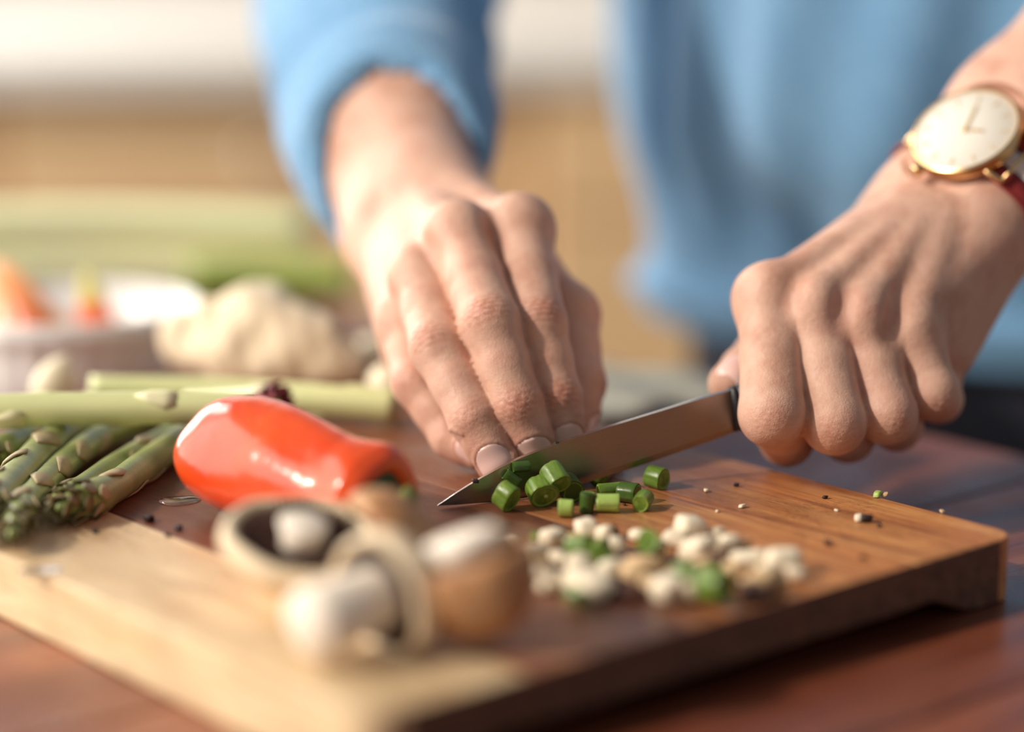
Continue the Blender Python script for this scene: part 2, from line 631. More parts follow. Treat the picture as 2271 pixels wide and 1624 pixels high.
M['ginger_cut'] = plain('ginger cut', srgb(236, 214, 160), 0.6, 0.06, 120)
M['china'] = plain('white glazed china', srgb(240, 238, 234), 0.22, 0.02, 30)
M['orange'] = plain('orange pepper flesh', srgb(240, 160, 104), 0.3, 0.15, 60)
M['orange_red'] = plain('orange red pepper flesh', srgb(230, 118, 78), 0.3, 0.15, 60)
M['yellow'] = plain('yellow green pepper flesh', srgb(214, 200, 96), 0.35, 0.12, 60)
M['celery'] = plain('celery stalk pale', srgb(228, 230, 182), 0.45, 0.08, 40)
M['celery_green'] = plain('celery stalk green', srgb(160, 176, 84), 0.5, 0.18, 40)
M['garlic'] = plain('garlic clove', srgb(242, 228, 196), 0.5, 0.06, 80)
M['cloth'] = plain('plain cream', srgb(238, 228, 202), 0.9, 0.05, 500, 0.3, 900)
M['crumb_dark'] = plain('dark crumb', srgb(40, 26, 24), 0.6, 0.1, 300)
M['wall'] = plain('painted wall', srgb(212, 207, 200), 0.8, 0.03, 3)
M['floor'] = plain('floor tile', srgb(176, 160, 140), 0.5, 0.06, 4)
M['worktop'] = plain('stone worktop', srgb(206, 202, 196), 0.4, 0.05, 20)
M['knob'] = plain('brushed knob', (0.6, 0.58, 0.55), 0.3, 0.04, 50, Metallic=1.0)
k = NT('water drop')
M['water'] = k.set(Base_Color=(1, 1, 1), Roughness=0.03, Transmission_Weight=1.0, IOR=1.33)

# ------------------------------------------------------------------ room
TABLE_Z = -0.0207
FLOOR_Z = -0.93
struct(box('floor', (-1.35, 3.6, -2.2, 3.4, FLOOR_Z - 0.05, FLOOR_Z), M['floor']))
struct(box('wall_back', (-1.35, 3.6, 3.0, 3.1, FLOOR_Z, 1.7), M['wall']))

# left wall with the window the daylight comes through
WX, WY0, WY1, WZ0, WZ1 = -1.25, -0.95, 0.85, 0.05, 1.45
wl = []
for b in ((WX - .1, WX, -2.2, WY0, FLOOR_Z, 1.7), (WX - .1, WX, WY1, 1.12, FLOOR_Z, 1.7), (WX - .1, WX, 2.62, 3.0, FLOOR_Z, 1.7), (WX - .1, WX, WY0, WY1, FLOOR_Z, WZ0), (WX - .1, WX, WY0, WY1, WZ1, 1.7),
          (WX - .1, WX, 1.12, 2.62, FLOOR_Z, WZ0), (WX - .1, WX, 1.12, 2.62, WZ1, 1.7)):
    wl.append(box_data(*b))
V, F = [], []
for v_, f_ in wl:
    F += [tuple(q + len(V) for q in f) for f in f_]
    V += v_
struct(new_mesh('wall_left', V, F, M['wall'], smooth=False))
for nm_, yc, hw in (('window_1', (WY0 + WY1) / 2, .90), ('added_window', 1.87, .75)):  # the further one is added to light the cabinets and back wall
    wf = struct(empty(nm_, (WX - .05, yc, WZ0)))
    for nm, b in (('frame', (-.03, .03, -hw, hw, 0, .04)), ('frame', (-.03, .03, -hw, hw, 1.36, 1.40)), ('frame', (-.03, .03, -hw, -hw + .04, .04, 1.36)),
                  ('frame', (-.03, .03, hw - .04, hw, .04, 1.36)), ('mullion', (-.015, .015, -.012, .012, .04, 1.36))):
        box(nm, b, M['china'], wf, .002)

# kitchen base cabinets along the back
CAB_Y = 1.95
WORK_Z = 0.014
cabs = []
for i in range(5):
    x0 = -1.22 + i * 0.62
    e = empty('base_cabinet', (x0 + 0.31, CAB_Y, FLOOR_Z), math.radians(3.0))
    box('body', (-0.308, 0.308, 0.02, 0.60, 0.0, WORK_Z - 0.04 - FLOOR_Z), M['cabinet'], e, 0.002)
    d = box('door', (-0.300, 0.300, 0.0, 0.019, 0.10, WORK_Z - 0.20 - FLOOR_Z), M['cabinet'], e, 0.003)
    dr = box('drawer', (-0.300, 0.300, 0.0, 0.019, WORK_Z - 0.19 - FLOOR_Z, WORK_Z - 0.055 - FLOOR_Z), M['cabinet'], e, 0.003)
    for pr, z, x in ((d, 0.60, 0.24), (dr, WORK_Z - 0.12 - FLOOR_Z, 0.0)):
        V, F = lathe_data([(0.006, 0), (0.005, 0.012), (0.012, 0.018), (0.014, 0.026), (0.0, 0.031)], 16)
        kb = new_mesh('knob', V, F, M['knob'], parent=pr)
        kb.location = (x, 0.0, z)
        kb.rotation_euler = (math.pi / 2, 0, 0)
    names = ['leftmost wooden base cabinet behind the table', 'wooden base cabinet left of the forearm in the background',
             'wooden base cabinet seen between arm and blue sweater', 'wooden base cabinet hidden mostly behind the blue sweater',
             'rightmost wooden base cabinet behind the person']
    tag(e, names[i], 'cabinet', 'base cabinets along the back wall')
wt = box('worktop', (-1.22, 1.92, -0.03, 0.62, 0, 0.038), M['worktop'], None, 0.004)
wt.location = (-0.0, CAB_Y + 0.0, WORK_Z - 0.038)
wt.rotation_euler = (0, 0, math.radians(3.0))
tag(wt, 'long pale grey stone worktop over the wooden cabinets', 'worktop')

# table: planks run across, legs underneath
table = empty('table', AN(0.1, -0.25, FLOOR_Z), 0)
table.rotation_euler = (0, 0, math.atan2(NX[1], NX[0]))
# local x = NX, local y = AX
L0 = TABLE_Z - FLOOR_Z
for i in range(12):
    y0 = -0.98 + i * 0.14
    box('plank', (-0.50, 0.50, y0 + 0.0005, y0 + 0.1395, L0 - 0.035, L0), M['table'], table, 0.0012)
for sx in (-1, 1):
    for sy in (-1, 1):
        box('leg', (sx * 0.45 - 0.035, sx * 0.45 + 0.035, sy * 0.76 - 0.175, sy * 0.76 - 0.105, 0, L0 - 0.035), M['table'], table, 0.004)
for sx in (-1, 1):
    box('apron', (sx * 0.45 - 0.012, sx * 0.45 + 0.012, -0.865, 0.585, L0 - 0.125, L0 - 0.035), M['table'], table, 0.002)
tag(table, 'red-brown varnished wooden table under the cutting board', 'table')

# ------------------------------------------------------------------ cutting board
BL, BW = 0.38, 0.2547
board = empty('cutting_board', AN(0.0603, -0.0278, 0), math.atan2(AX[1], AX[0]))
# local x = AX, local y = -NX


def foot_z(y):
    d = BW / 2 - abs(y)                      # distance from the long edge
    t = min(1, max(0, (d - 0.022) / 0.022))
    t = t * t * (3 - 2 * t)
    return TABLE_Z + 0.0002 + t * 0.0068


def board_plank(y0, y1, m, left_round, right_round):
    xs = [-BL / 2 + BL * t for t in (0, 0.003, 0.007, 0.012, 0.02, 0.03, 0.2, 0.4, 0.6, 0.8, 0.97, 0.98, 0.988, 0.993, 0.997, 1)]
    ny = 12
    R = 0.011
    V, F = [], []
    for x in xs:
        dx = min(x + BL / 2, BL / 2 - x)
        cut = R - math.sqrt(max(0, R * R - (R - dx) ** 2)) if dx < R else 0
        a = y0 + (cut if left_round else 0)
        b = y1 - (cut if right_round else 0)
        ys = [a + (b - a) * j / (ny - 1) for j in range(ny)]
        V += [(x, y, 0.0) for y in ys] + [(x, y, foot_z(y)) for y in reversed(ys)]
    n = 2 * ny
    for i in range(len(xs) - 1):
        for j in range(n):
            F.append((i * n + j, i * n + (j + 1) % n, (i + 1) * n + (j + 1) % n, (i + 1) * n + j))
    F.append(tuple(range(n))[::-1])
    F.append(tuple((len(xs) - 1) * n + j for j in range(n)))
    cy = (y0 + y1) / 2
    V = [(p[0], p[1] - cy, p[2]) for p in V]
    o = new_mesh('plank', V, [f[::-1] for f in F], [m, M['board_end_shade']], smooth=False, parent=board, fmat=[0] * (len(F) - 2) + [1, 1])
    o.location = (0, cy, 0)
    bevel(o, 0.0003 if not (left_round or right_round) else 0.0009, 2, 40)
    return o


pw = BW / 5
pm = [M['board_warm'], M['board_warm'], M['board_dark'], M['board_dark'], M['board_light']]
for i in range(5):
    y0 = -BW / 2 + i * pw
    g = 0.00008
    board_plank(y0 + (g if i else 0), y0 + pw - (g if i < 4 else 0), pm[i], i == 0, i == 4)
tag(board, 'worn wooden cutting board of glued planks with corner feet', 'cutting board')

# ------------------------------------------------------------------ knife
KT = np.array([*WZ(970, 1122, 0.0009)])
HEEL = WY(1633, 958, 0.040)
kd = unit(HEEL - KT)
KLEN = float(np.linalg.norm(HEEL - KT))
kup = unit(np.array([0, 0, 1.0]) - kd * kd[2])
kn = unit(np.cross(kd, kup))               # to the camera
if kn[1] > 0:
    kn = -kn
knife = empty('kitchen_knife', KT)
Rk = Matrix(((kd[0], -kn[0], kup[0]), (kd[1], -kn[1], kup[1]), (kd[2], -kn[2], kup[2])))
knife.matrix_world = Matrix.Translation(Vector(tuple(KT))) @ Rk.to_4x4()


def blade_profile(s):
    "edge and spine height (m) at s metres from the tip, in the knife frame"
    t = s / KLEN
    edge = float(np.interp(t, [0, .05, .1, .2, .3, .48, .65, .8, 1], np.array([0, -1.1, -2.0, -3.9, -4.9, -4.7, -3.5, -2.1, 0]) * .001))
    sp = float(np.interp(t, [0, .03, .06, .12, .2, .27, .35, .42, .5, .57, .72, .87, 1],
                         np.array([.15, 1.4, 2.7, 5.0, 7.6, 9.3, 10.6, 11.5, 12.1, 12.7, 13.7, 14.8, 15.3]) * .001))
    return edge, sp


V, F, fm = [], [], []
NS = 60
for i in range(NS + 1):
    s = KLEN * (i / NS) ** 1.25
    e, p = blade_profile(s)
    th = 0.0009 * min(1, 0.15 + s / 0.03)
    eb = e + min(0.0022, (p - e) * 0.35)
    ring = [(e, 0.00004), (eb, th * 0.55), (p, th), (p, -th), (eb, -th * 0.55), (e, -0.00004)]
    V += [(s, -y, z) for z, y in ring]
for i in range(NS):
    for j in range(6):
        F.append((i * 6 + j, (i + 1) * 6 + j, (i + 1) * 6 + (j + 1) % 6, i * 6 + (j + 1) % 6))
        fm.append(1 if j == 2 else 0)  # spine strip in brighter steel, a highlight put in the colour
F.append(tuple(range(6))); fm.append(0)
F.append(tuple(NS * 6 + j for j in range(6))[::-1]); fm.append(0)
blade = new_mesh('blade', V, F, [M['steel'], M['steel_highlight']], smooth=False, parent=knife, fmat=fm)
e1, p1 = blade_profile(KLEN)
# ferrule and handle
def handle_part(name, s0, s1, k, m, hs, ws, drop=0.0):
    V, F = [], []
    n = 20
    for i in range(k):
        t = i / (k - 1)
        s = s0 + (s1 - s0) * t
        hh, ww = hs(t), ws(t)
        for j in range(n):
            a = 2 * math.pi * j / n
            ca, sa = math.cos(a), math.sin(a)
            q = (abs(ca) ** 2.3 + abs(sa) ** 2.3) ** (-1 / 2.3)
            V.append((s, ww * q * ca, 0.0082 + drop * t + hh * q * sa))
    for i in range(k - 1):
        for j in range(n):
            F.append((i * n + j, (i + 1) * n + j, (i + 1) * n + (j + 1) % n, i * n + (j + 1) % n))
    F.append(tuple(range(n))); F.append(tuple((k - 1) * n + j for j in range(n))[::-1])
    return new_mesh(name, V, F, m, parent=knife)
handle_part('bolster', KLEN - 0.0008, KLEN + 0.0014, 3, M['handle'], lambda t: 0.0080, lambda t: 0.0036)
handle_part('handle', KLEN + 0.0012, KLEN + 0.088, 18, M['handle'],
            lambda t: 0.0080 + 0.0006 * math.sin(t * 9) + 0.0006 * t, lambda t: 0.0052 + 0.0010 * math.sin(t * math.pi), 0.001)
tag(knife, 'steel kitchen knife with black handle, tip resting on the board', 'knife')

# ------------------------------------------------------------------ the person: both hands and forearms
def mm(x):
    return x * 0.001


class Finger:
    "joints: [(px, py, Y, radius mm)] from knuckle to tip"
    def __init__(self, joints, dorsal):
        self.p = [WY(a, b, c) for a, b, c, _ in joints]
        self.r = [mm(j[3]) for j in joints]
        for q, r_ in zip(self.p, self.r):
            q[2] = max(q[2], r_ + .0007)          # rest on the wood, not in it
        self.dorsal = unit(dorsal)
        pts, rad = [], []
        for i in range(len(self.p) - 1):
            a, b = self.p[i], self.p[i + 1]
            pts += [a, a + (b - a) * 0.5]
            waist = 0.5 * (self.r[i] + self.r[i + 1]) * (0.93 if i < len(self.p) - 2 else 1.0)
            rad += [self.r[i], waist]
        pts.append(self.p[-1]); rad.append(self.r[-1])
        self.pts, self.rad = pts, rad

    def d(self, p, k=0.0022):
        out = None
        for i in range(len(self.pts) - 1):
            s = seg(p, self.pts[i], self.pts[i + 1], self.rad[i], self.rad[i + 1])
            out = s if out is None else smin(out, s, k)
        return out

    def frame(self, i):
        "axis to the tip, dorsal, side at joint i"
        a = self.p[max(0, i - 1)]; b = self.p[min(len(self.p) - 1, i + 1)]
        u = unit(b - a)
        n = unit(self.dorsal - u * self.dorsal.dot(u))
        return u, n, np.cross(u, n)


TOCAM = np.array([-0.05, -1.0, 0.22])
# --- hand that holds the beans (left in the picture)
A_ring_d = TOCAM + np.array([-0.15, 0, 0])
ha = {
    'index': Finger([(1152, 512, .088, 11.4), (1193, 718, .050, 10.0), (1234, 880, .040, 8.6), (1252, 978, .0385, 7.2)], TOCAM + np.array([.25, 0, 0])),
    'middle': Finger([(1018, 528, .082, 11.6), (1087, 718, .042, 10.4), (1146, 900, .031, 9.2), (1185, 1000, .0315, 7.6)], TOCAM),
    'ring': Finger([(935, 618, .082, 11.0), (972, 772, .046, 9.8), (1052, 930, .030, 8.7), (1104, 1042, .0260, 7.3)], A_ring_d),
    'pinky': Finger([(900, 715, .086, 10.0), (924, 850, .062, 8.6), (1003, 968, .050, 7.6), (1060, 1040, .0450, 6.6)], A_ring_d),
    'thumb': Finger([(1150, 640, .112, 13.0), (1258, 700, .088, 11.5), (1278, 850, .066, 10.2), (1262, 950, .054, 8.8)], np.array([.9, .35, .1])),
}
A_wr = WY(952, 430, .168)     # thumb side of the wrist
A_wu = WY(872, 512, .168)     # little finger side
A_cr = WY(900, 250, .235)
A_cu = WY(828, 302, .240)
A_c0 = WY(880, 338, .206)      # middle of the cuff
A_er = np.array([-0.052, .385, .150])
A_eu = np.array([-0.078, .390, .135])


def palm_a(p):
    d = None
    rr = {'index': 9.4, 'middle': 9.4, 'ring': 9.0, 'pinky': 8.6}
    tw = {'index': .0, 'middle': .33, 'ring': .66, 'pinky': 1.0}
    for n in ('index', 'middle', 'ring', 'pinky'):
        f = ha[n]
        wend = A_wr + (A_wu - A_wr) * tw[n]
        s = seg(p, f.p[0], wend, mm(rr[n]), mm(13))
        d = s if d is None else smin(d, s, 0.006)
        # flesh of the palm under the bones
        lo = f.p[0] + np.array([0, .012, -.013])
        d = smin(d, seg(p, lo, wend + np.array([0, 0, -.006]), mm(10), mm(13)), 0.012)
    d = smin(d, seg(p, ha['thumb'].p[0], A_wr, mm(15), mm(15)), 0.014)
    d = smin(d, seg(p, ha['thumb'].p[1], ha['index'].p[0] + np.array([0.004, .012, -.02]), mm(9), mm(9)), 0.012)
    arm = smin(seg(p, A_wr, A_cr, mm(18), mm(26.5)), seg(p, A_wu, A_cu, mm(18), mm(26.5)), 0.02)
    arm = smin(arm, smin(seg(p, A_cr, A_er, mm(26.5), mm(30)), seg(p, A_cu, A_eu, mm(26.5), mm(30)), 0.02), 0.02)
    d = smin(d, arm, 0.016)
    # knuckle heads and tendons
    for n, r in (('index', 12.2), ('middle', 12.4), ('ring', 11.4), ('pinky', 10.4)):
        d = smin(d, ball(p, ha[n].p[0] + np.array([0, -.0005, .0012]), mm(r)), 0.004)
    return d


def hand_a(p):
    pal = palm_a(p)
    out = None
    for n in ('index', 'middle', 'ring', 'pinky', 'thumb'):
        s = smin(ha[n].d(p), pal, 0.006)
        out = s if out is None else np.minimum(out, s)
    return out


KH0 = KT + kd * (KLEN + .001) + kup * .0082
WATCH_R, W_AT, W_OFF = .0204, .015, .0262


def grip_d(p):
    q = p - KH0.astype(np.float32)
    x = q @ kd.astype(np.float32); y = q @ kn.astype(np.float32); z = q @ kup.astype(np.float32) - .001 * np.clip(x / .087, 0, 1)
    dx = np.maximum(-x - .002, x - .0885)
    e = (np.sqrt((y / .0072) ** 2 + (z / .0098) ** 2) - 1) * .0072
    return np.maximum(e, dx)


def seat_d(p):
    q = p - (B_w + B_a * W_AT).astype(np.float32)
    h = q @ B_n.astype(np.float32)
    r = np.sqrt(np.maximum(np.einsum('ij,ij->i', q, q) - h * h, 0))
    return np.maximum(r - WATCH_R - .0045, W_OFF - .0062 - h)


# --- hand that grips the knife (right in the picture)
B_d = TOCAM + np.array([-.1, 0, .2])
hb = {
    'index': Finger([(1710, 668, .058, 12.0), (1712, 918, .0245, 11.0), (1745, 975, .0510, 9.2), (1772, 900, .0640, 8.2)], B_d),
    'middle': Finger([(1806, 694, .052, 11.8), (1850, 938, .0265, 10.6), (1880, 965, .0540, 9.4), (1892, 895, .0700, 8.2)], B_d),
    'ring': Finger([(1908, 714, .051, 11.4), (1968, 920, .0330, 10.0), (1988, 942, .0600, 9.0), (1992, 872, .0770, 7.8)], B_d),
    'pinky': Finger([(2018, 744, .053, 10.8), (2068, 872, .0420, 9.2), (2082, 886, .0660, 8.2), (2078, 826, .0830, 7.2)], B_d),
    'thumb': Finger([(1900, 600, .118, 14.0), (1770, 716, .100, 11.8), (1688, 798, .082, 10.2), (1622, 852, .0590, 8.2)], B_d),
}
B_w = WY(2128, 462, .100)                      # wrist centre
B_a = unit([0.62, 0.35, 0.60])                 # along the forearm, to the elbow
B_n = np.array([-0.60, -0.655, 0.53]); B_n = unit(B_n - B_a * B_n.dot(B_a))   # back of the wrist
B_s = np.cross(B_a, B_n)                       # across the wrist
if B_s[0] > 0:
    B_s = -B_s                                 # B_s to the thumb side
B_wr, B_wu = B_w + B_s * .0105, B_w - B_s * .0105


def palm_b(p):
    d = None
    tw = {'index': .0, 'middle': .33, 'ring': .66, 'pinky': 1.0}
    for n in ('index', 'middle', 'ring', 'pinky'):
        f = hb[n]
        wend = B_wr + (B_wu - B_wr) * tw[n]
        s = seg(p, f.p[0], wend, mm(9.4), mm(14))
        d = s if d is None else smin(d, s, 0.005)
        lo = f.p[0] + np.array([0.006, .016, -.008])
        d = smin(d, seg(p, lo, wend + np.array([0, .006, -.004]), mm(11), mm(14)), 0.012)
    # heel of the hand on the little finger side
    d = smin(d, seg(p, WY(2085, 762, .074), B_wu + np.array([.002, .0, -.010]), mm(13.5), mm(16)), 0.010)
    d = smin(d, seg(p, hb['thumb'].p[0], B_wr, mm(16), mm(15)), 0.014)
    d = smin(d, seg(p, hb['thumb'].p[0], hb['index'].p[0] + np.array([.004, .014, -.006]), mm(11), mm(10)), 0.014)
    e1 = B_w + B_a * .045
    e2 = B_w + B_a * .25
    arm = smin(seg(p, B_wr, e1 + B_s * .012, mm(18.0), mm(19.5)), seg(p, B_wu, e1 - B_s * .012, mm(18.0), mm(19.5)), 0.016)
    arm = smin(arm, smin(seg(p, e1 + B_s * .012, e2 + B_s * .014, mm(19.5), mm(33)),
                         seg(p, e1 - B_s * .012, e2 - B_s * .014, mm(19.5), mm(33)), 0.02), 0.02)
    d = smin(d, arm, 0.014)
    for n, r in (('index', 12.4), ('middle', 12.9), ('ring', 12.5), ('pinky', 11.8)):
        d = smin(d, ball(p, hb[n].p[0] + np.array([-.001, -.0012, .0012]), mm(r)), 0.004)
    # extensor tendons
    for n, t in (('index', .25), ('middle', .40), ('ring', .6), ('pinky', .75)):
        a = hb[n].p[0] + np.array([0, -.0052, .0062])
        b = B_w + B_s * (.008 - .016 * t) + B_n * .0145
        d = smin(d, seg(p, a, b, mm(5.5), mm(4.0)), 0.006)
    return d


def hand_b(p):
    pal = palm_b(p)
    out = None
    for n in ('index', 'middle', 'ring', 'pinky', 'thumb'):
        s = smin(hb[n].d(p), pal, 0.005)
        out = s if out is None else np.minimum(out, s)
    return np.maximum(np.maximum(out, -grip_d(p)), -seat_d(p))


def knuckle_detail(fn, V, hand, joints, skip_dorsal=()):
    "fold grooves over the joints, redder skin on the knuckles; returns displaced verts + tint"
    _, N = grad(fn, V, 0.0004)
    disp = np.zeros(len(V)); tint = np.zeros(len(V))
    for name, js in joints.items():
        f = hand[name]
        own = f.d(V.astype(np.float32)) < 0.0016
        for ji, amp in js:
            u, n, s = f.frame(ji)
            q = V - f.p[ji]
            a, l, h = q @ u, q @ s, q @ n
            near = own & (np.abs(a) < .011) & (h > 0)
            w = np.where(near, np.clip(h / (f.r[ji] * 0.75), 0, 1) ** 1.5 * np.exp(-(l / .0075) ** 2), 0)
            g = np.zeros(len(V))
            for o, am, cv in ((-.0046, .45, 22), (-.0027, .8, 14), (-.0009, 1.0, 4), (.0010, .9, -6), (.0029, .8, -16), (.0048, .4, -24)):
                g += am * np.exp(-((a - o + cv * l * l * 0.35 + 0.0003 * np.sin(l * 1600 + o * 9000)) / .00052) ** 2)
            disp += -amp * mm(0.55) * w * g
            disp += amp * mm(0.45) * np.where(near, np.exp(-(a / .0055) ** 2) * np.exp(-(l / .006) ** 2) * np.clip(h / f.r[ji], 0, 1), 0)
            tint += amp * w * (0.35 * np.exp(-(a / .006) ** 2) + 0.75 * np.clip(g, 0, 1))  # fold lines tinted as well, crease shade put in the skin colour
        # knuckle and fingertip redness
        for ji, am, rr in ((0, .30, .010), (len(f.p) - 1, .45, .013)):
            q = V - f.p[ji]
            tint += np.where(own, am * np.exp(-(np.einsum('ij,ij->i', q, q)) / rr ** 2), 0)
    return V + N * disp[:, None], np.clip(tint, 0, 1)


def knuckle_valleys(fn, V, hand, tint, depth, shift):
    "hollows between neighbouring knuckles on the back of the hand"
    _, N = grad(fn, V, 0.0004)
    names = ('index', 'middle', 'ring', 'pinky')
    disp = np.zeros(len(V))
    for a, b in zip(names, names[1:]):
        fa, fb = hand[a], hand[b]
        c = (fa.p[0] + fb.p[0]) / 2
        web = unit((fa.p[1] - fa.p[0]) + (fb.p[1] - fb.p[0]))
        n = unit(TOCAM + np.array([0, 0, .5]))
        q = V - (c + n * fa.r[0] * .7 + web * shift)
        side = unit(fb.p[0] - fa.p[0])
        l = q @ side; u = q @ web; h = np.sqrt(np.maximum(np.einsum('ij,ij->i', q, q) - l * l - u * u, 0))
        w = np.exp(-(l / .0042) ** 2 - (u / .0085) ** 2 - (h / .010) ** 2)
        disp -= depth * w
        tint = tint + .35 * w  # shade of the hollows tinted into the skin colour
    return V + N * disp[:, None], np.clip(tint, 0, 1)


def nail(fn, f, m, parent, length, width, back=0.55, tip=0.95):
    u = unit(f.p[-1] - f.p[-2])
    n = unit(f.dorsal - u * f.dorsal.dot(u))
    s = np.cross(u, n)
    c0 = f.p[-1] - u * (length * back)
    na, nb = 13, 11
    pts, mask = [], []
    for i in range(na):
        a = i / (na - 1)
        # rounded outline
        wi = width * 0.5 * min(1.0, math.sqrt(max(0.0, 1 - max(0, (0.35 - a) / 0.35) ** 2.2)) * 1.0)
        wi *= 1 - 0.25 * max(0, (a - 0.75) / 0.25) ** 2
        wi = max(wi, width * 0.12)
        for j in range(nb):
            b = -1 + 2 * j / (nb - 1)
            pts.append(c0 + u * length * a + s * wi * b + n * 0.016)
    P = np.array(pts)
    for _ in range(40):
        d = f.d(P.astype(np.float32))
        P = P - n * np.clip(d, -0.002, 0.004)[:, None] * 0.9
    out = P + n * 0.00035
    inn = P - n * 0.0004
    V = np.vstack([out, inn])
    F = []
    K = na * nb
    for i in range(na - 1):
        for j in range(nb - 1):
            a, b, c, d = i * nb + j, i * nb + j + 1, (i + 1) * nb + j + 1, (i + 1) * nb + j
            F.append((a, b, c, d)); F.append((K + d, K + c, K + b, K + a))
    rim = [j for j in range(nb)] + [i * nb + nb - 1 for i in range(1, na)] + [(na - 1) * nb + j for j in range(nb - 2, -1, -1)] + [i * nb for i in range(na - 2, 0, -1)]
    for q in range(len(rim)):
        a, b = rim[q], rim[(q + 1) % len(rim)]
        F.append((b, a, K + a, K + b))
    o = new_mesh('fingernail', V, F, m, parent=parent)
    return c0 + u * length * 0.5, u, n, s, length, width


def nail_fold(fn, V, info):
    "raised skin around the nail"
    _, N = grad(fn, V, 0.0004)
    disp = np.zeros(len(V))
    for c, u, n, s, L, Wd in info:
        q = V - c
        a, l, h = (q @ u) / (L * .5), (q @ s) / (Wd * .5), q @ n
        r = np.sqrt(np.clip(np.maximum(-a, 0), 0, 9) ** 2 + l ** 2)
        ok = (h > -0.003) & (np.abs(a) < 1.6) & (np.abs(l) < 1.6) & (a < 0.75)
        ring = np.exp(-((r - 1.14) / 0.14) ** 2)
        disp += np.where(ok, ring * mm(0.55), 0)
        disp += np.where(ok & (r < 1.0), -mm(0.15), 0)
    return V + N * disp[:, None]


person = empty('person', (0.25, 0.46, FLOOR_Z))
INV = Matrix.Translation(Vector((-0.25, -0.46, -FLOOR_Z)))

VA, FA = surface_nets(hand_a, (-.150, .005, -.012), (.050, .430, .200), 0.0009)
VA, TA = knuckle_detail(hand_a, VA, ha, {'index': [(1, 1.0), (2, .9)], 'middle': [(1, 1.0), (2, 1.0)], 'ring': [(1, .8), (2, .6)],
                                         'pinky': [(1, .6)], 'thumb': [(2, .7)]})
VA, TA = knuckle_valleys(hand_a, VA, ha, TA, .0016, .003)
VB, FB = surface_nets(hand_b, (.065, .000, -.020), (.370, .240, .290), 0.0009)
VB, TB = knuckle_detail(hand_b, VB, hb, {'index': [(1, .5)], 'middle': [(1, .5)], 'ring': [(1, .5)], 'pinky': [(1, .5)]})
VB, TB = knuckle_valleys(hand_b, VB, hb, TB, .0024, .001)
body = np_mesh('body', np.zeros((3, 3)), np.array([[0, 1, 2]]), M['skin'])
bpy.data.objects.remove(body)

# nails first (their place is needed for the folds)
nails = []
holder = empty('holder')
for f, L, Wd in ((ha['middle'], .0125, .0128), (ha['ring'], .0115, .0115), (ha['index'], .0120, .0115), (ha['pinky'], .0095, .0092),
                 (ha['thumb'], .0135, .0138)):
    nails.append(nail(hand_a, f, M['nail'], holder, L, Wd))
VA = nail_fold(hand_a, VA, nails)
for n in ('index', 'middle', 'ring', 'pinky'):
    hb[n].dorsal = unit([0.15, 1.0, -.25])
nb_ = [nail(hand_b, hb[n], M['nail'], holder, .011, .0108) for n in ('index', 'middle', 'ring', 'pinky')]
nb_.append(nail(hand_b, hb['thumb'], M['nail'], holder, .0135, .0130))

# torso core and upper arms under the clothes, part of the same body mesh
TC = np.array([.219, .455, 0.0])
T_yaw = math.radians(-36)
T_f = np.array([math.sin(T_yaw), -math.cos(T_yaw), 0])      # chest direction
T_r = np.array([math.cos(T_yaw), math.sin(T_yaw), 0])
SH_A = TC - T_r * .175 + np.array([0, -.01, .46])
SH_B = TC + T_r * .175 + np.array([0, -.01, .46])
EL_A = (A_er + A_eu) / 2
EL_B = B_w + B_a * .25


def torso_d(p, hw, hd, z0, z1, rnd=0.02):
    q = p - TC.astype(np.float32)
    x = q @ T_r.astype(np.float32); y = q @ T_f.astype(np.float32); z = p[:, 2]
    k = np.sqrt((x / hw) ** 2 + (y / hd) ** 2)
    dr = (k - 1) * hd
    dz = np.maximum(z - z1, z0 - z)
    return smin(np.maximum(dr, dz), np.maximum(dr, dz), rnd)


def core(p):
    d = torso_d(p, .112, .065, -.30, .47)
    d = smin(d, smin(seg(p, SH_A, EL_A, .045, .034), seg(p, SH_B, EL_B, .045, .034), .02), .04)
    return d


VC, FC = surface_nets(core, (-.14, .15, -.32), (.62, .62, .56), 0.009)
VALL = np.vstack([VA, VB, VC])
FALL = np.vstack([FA, FB + len(VA), FC + len(VA) + len(VB)])
TALL = np.concatenate([TA, TB, np.zeros(len(VC))])
body = np_mesh('body', VALL - np.array([.25, .46, FLOOR_Z]), FALL, M['skin'], person, {'tint': TALL})
for o in list(holder.children):
    o.parent = body
    o.data.transform(INV)
bpy.data.objects.remove(holder)


